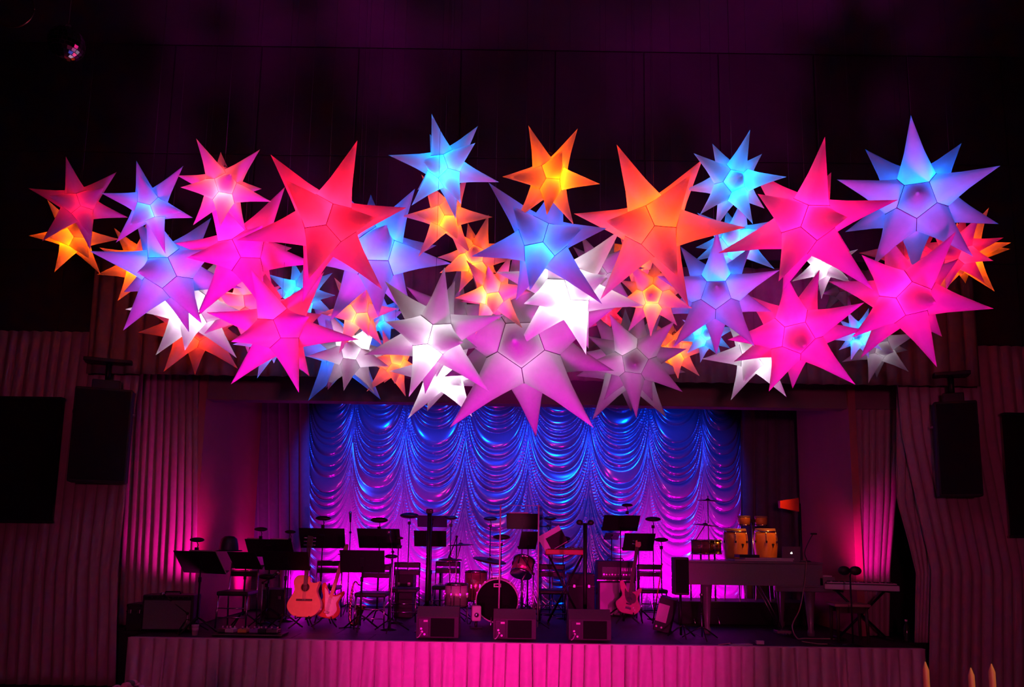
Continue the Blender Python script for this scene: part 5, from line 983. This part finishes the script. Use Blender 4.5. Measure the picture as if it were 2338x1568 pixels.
# music tray above the drum screen side
# ------------------------------------------------------------------ pedals and small things at the stage edge
pb = at(565, 1445, 9.3)
t = thing('pedal_board', 'flat black pedal board lying at the stage edge', 'pedal board', (pb.x, 9.3, SZ))
MB().box((0, .12, .02), (.85, .3, .02), b=.006).build('deck', BLACKM, t)
for s_ in (-1, 1): MB().box((s_*.4, .12, .006), (.03, .3, .012)).build('runner', BLACK, t)
MB().box((0, -.034, .02), (.86, .01, .012)).build('front_rail', STEEL, t)
PD = [(505, STEEL, 'steel grey effects pedal at the cup end of the board'), (522, PLASTIC, 'white effects pedal, second from the cup'), (552, YEL, 'yellow effects pedal with two knobs'), (578, PURP, 'violet effects pedal next to the yellow one'), (595, TOLEX, 'black effects pedal near the wide grey one'), (620, STEEL, 'wide pale effects pedal at the guitar end of the board')]
for k, (px, m_, lab) in enumerate(PD):
    x_ = at(px, 1440, 9.35).x; w_ = .11 if k < 5 else .15
    t = thing('effects_pedal', lab, 'pedal', (x_, 9.36, SZ+.03), R(random.uniform(-5, 5)), 'effects pedals')
    MB().box((0, .06, .025), (w_, .13, .045), b=.008).build('housing', m_, t)
    for s_ in (-1, 1): MB().cyl((s_*w_*.25, .1, .045), (s_*w_*.25, .1, .07), .011, n=10).build('knob', PLASTIC, t)
    MB().cyl((0, .02, .045), (0, .02, .062), .013, n=10).build('footswitch', CHROME, t)
cp_ = at(441, 1444, 9.15)
t = thing('paper_cup', 'white paper cup standing at the stage edge by the amplifier', 'cup', (cp_.x, 9.2, SZ+.012))
MB().lathe([(.0, .004), (.03, .004), (.042, .12), (.044, .122), (.044, .127), (.039, .125), (.028, .01), (0, .01)], 20).build('cup_wall', WHITE, t); MB().lathe([(.0352, .05), (.0394, .09), (.0375, .09), (.034, .05)], 20).build('sleeve', PLASTIC, t)
p = at(1690, 1458, 9.2)
t = thing('set_list', 'loose white papers lying on the stage edge in front of the piano', 'paper', (p.x, 9.2, SZ+.001), R(8))
MB().box((0, 0, .002), (.28, .1, .003)).build('sheet', WHITE, t); MB().box((.04, .01, .005), (.22, .09, .003), Matrix.Rotation(R(9), 4, 'Z')).build('sheet', WHITE, t)
p = at(1738, 1457, 9.2)
t = thing('small_box', 'little white box on the stage edge below the piano pedals', 'box', (p.x, 9.25, SZ+.001), R(-6))
MB().box((0, 0, .02), (.09, .06, .038), b=.006).build('carton', PLASTIC, t); MB().box((0, 0, .04), (.092, .062, .008), b=.003).build('lid', WHITE, t)
for (pts, lab) in (([(1830, 1447, 9.5), (1850, 1452, 9.4), (1870, 1455, 9.3), (1890, 1455, 9.3)], 'short pale cable end curled on the stage right of the piano pedals'), ([(1640, 1465, 9.1), (1660, 1459, 9.2), (1668, 1459, 9.25)], 'stub of pale tape on the stage edge by the loose papers')):
    P_ = [at(x, y, Y) for x, y, Y in pts]; t = thing('floor_cable', lab, 'cable', (P_[0].x, P_[0].y, SZ+.008), 0)
    MB().tube(spline([(v.x-P_[0].x, v.y-P_[0].y, .002) for v in P_], 4, False), .007, 6).build('cord', CORD, t); MB().ball((P_[-1].x-P_[0].x, P_[-1].y-P_[0].y, .003), .011, 8, 6).build('plug', BLACK, t)
# ------------------------------------------------------------------ tables with candles and flowers, below the frame edge
def table(x, y, label, r_=.85):
    t = thing('round_table', label, 'table', (x, y, 0))
    N = 48; vs = []; fs = []
    for k, (rr, z) in enumerate(((0.001, .76), (r_, .76), (r_+.015, .745), (r_+.03, .4), (r_+.07, .015))):
        for i in range(N):
            a_ = 2*math.pi*i/N; f_ = (1+.05*math.sin(9*a_)*(0, 0, .1, .7, 1)[k]); vs.append((rr*f_*math.cos(a_), rr*f_*math.sin(a_), z))
    for k in range(4): fs += [(k*N+i, k*N+(i+1) % N, (k+1)*N+(i+1) % N, (k+1)*N+i) for i in range(N)]
    MB().add(vs, fs, True).build('tablecloth', CLOTHT, t); MB().cyl((0, 0, 0), (0, 0, .745), .06).build('pedestal', BLACK, t)
CY = 2.9
tx = at(2200, 1500, CY).x
table(tx, CY, 'round table with a white cloth under the candles', .62)
for px, py, k, lab in ((2112, 1506, 0, 'ivory taper candle closest to the stage skirt'), (2216, 1520, 1, 'ivory taper candle, the lower one of the pair'), (2263, 1511, 2, 'ivory taper candle, rightmost of the three')):
    yy = CY+(-.08, .05, -.02)[k]; p = at(px, py, yy)
    cs = thing('candlestick', ['dark candlestick under the candle closest to the skirt', 'dark candlestick under the lower of the paired candles', 'dark candlestick under the rightmost candle'][k], 'candlestick', (p.x, yy, .762), 0, 'tall candlesticks'); zt_ = p.z-.28-.762
    MB().lathe([(.06, 0), (.06, .01), (.02, .03), (0, .03)], 18).build('foot', BLACKM, cs); MB().cyl((0, 0, .02), (0, 0, zt_-.02), .008).build('shaft', BLACKM, cs); MB().lathe([(.0, zt_-.03), (.014, zt_-.03), (.02, zt_-.001), (0, zt_-.001)], 14).build('cup', BLACKM, cs)
    c_ = thing('taper_candle', lab, 'candle', (p.x, yy, .762+zt_), 0, 'ivory taper candles')
    MB().lathe([(.0115, 0), (.0115, .245), (.009, .252), (.0025, .272), (0, .275)], 14).build('wax_body', WAX, c_); MB().cyl((0, 0, .27), (.002, 0, .284), .0012, n=6).build('wick', WOODD, c_)
fx = at(285, 1560, 4.2)
table(fx.x, 4.3, 'round table with a white cloth under the flowers', .7)
fl = thing('flower_bowl', 'low mound of blush flowers cut by the bottom edge of the picture', 'flowers', (fx.x, 4.25, .762))
zf = fx.z-.762
MB().lathe([(.05, 0), (.06, .01), (.02, .04), (.02, max(.1, zf-.2)), (.12, max(.16, zf-.12)), (.14, max(.2, zf-.07)), (0, max(.19, zf-.08))], 18).build('vase', PLASTIC, fl)
rf = random.Random(3)
for k in range(34):
    a_ = rf.uniform(0, 6.28); rr = rf.uniform(0, .17); z = zf-.02-rr*rr*1.6+rf.uniform(-.015, .012)
    MB().ball((rr*math.cos(a_), rr*math.sin(a_)*.8, z), rf.uniform(.016, .028), 8, 6, (1, 1, .7)).build('blossom', PETAL if k % 4 else LEAFM, fl)
# ------------------------------------------------------------------ mirror ball and hoop under the ceiling
c_ = at(152, 100, 6.0); rb = 42*6.0/F
t = thing('mirror_ball', 'small mirror ball with warm glints hanging in the dark upper left corner', 'mirror ball', c_)
MB().ball((0, 0, 0), rb*.97, 20, 14).build('core', BLACK, t)
mf = MB(); m_ = 14
for j in range(1, m_):
    th0, th1 = math.pi*(j-.44)/m_, math.pi*(j+.44)/m_; n = max(5, int(26*math.sin(math.pi*j/m_)))
    for i in range(n):
        a0, a1 = 2*math.pi*(i+.06)/n, 2*math.pi*(i+.94)/n
        vs = [(rb*math.sin(tt)*math.cos(aa), rb*math.sin(tt)*math.sin(aa), rb*math.cos(tt)) for tt, aa in ((th0, a0), (th1, a0), (th1, a1), (th0, a1))]
        mf.add(vs, [(0, 1, 2, 3)])
o = mf.build('mirror_tiles', MIRROR, t); o['kind'] = 'stuff'
MB().cyl((0, 0, rb*.97), (0, 0, rb+.03), .02).build('cap', STEEL, t); MB().cyl((0, 0, rb+.02), (0, 0, CEIL-c_.z), .004, n=6).build('cable', BCORD, t)
c_ = at(34, 22, 5.6); rb = 48*5.6/F
t = thing('ring_pendant', 'thin metal ring of a pendant glinting at the top left frame edge', 'pendant', c_)
MB().tube([(rb*math.cos(a*math.pi/18), 0, rb*math.sin(a*math.pi/18)) for a in range(37)], .006, 6).build('ring', SAXM, t)
MB().cyl((0, 0, rb), (0, 0, CEIL-c_.z), .004, n=6).build('cable', BCORD, t)
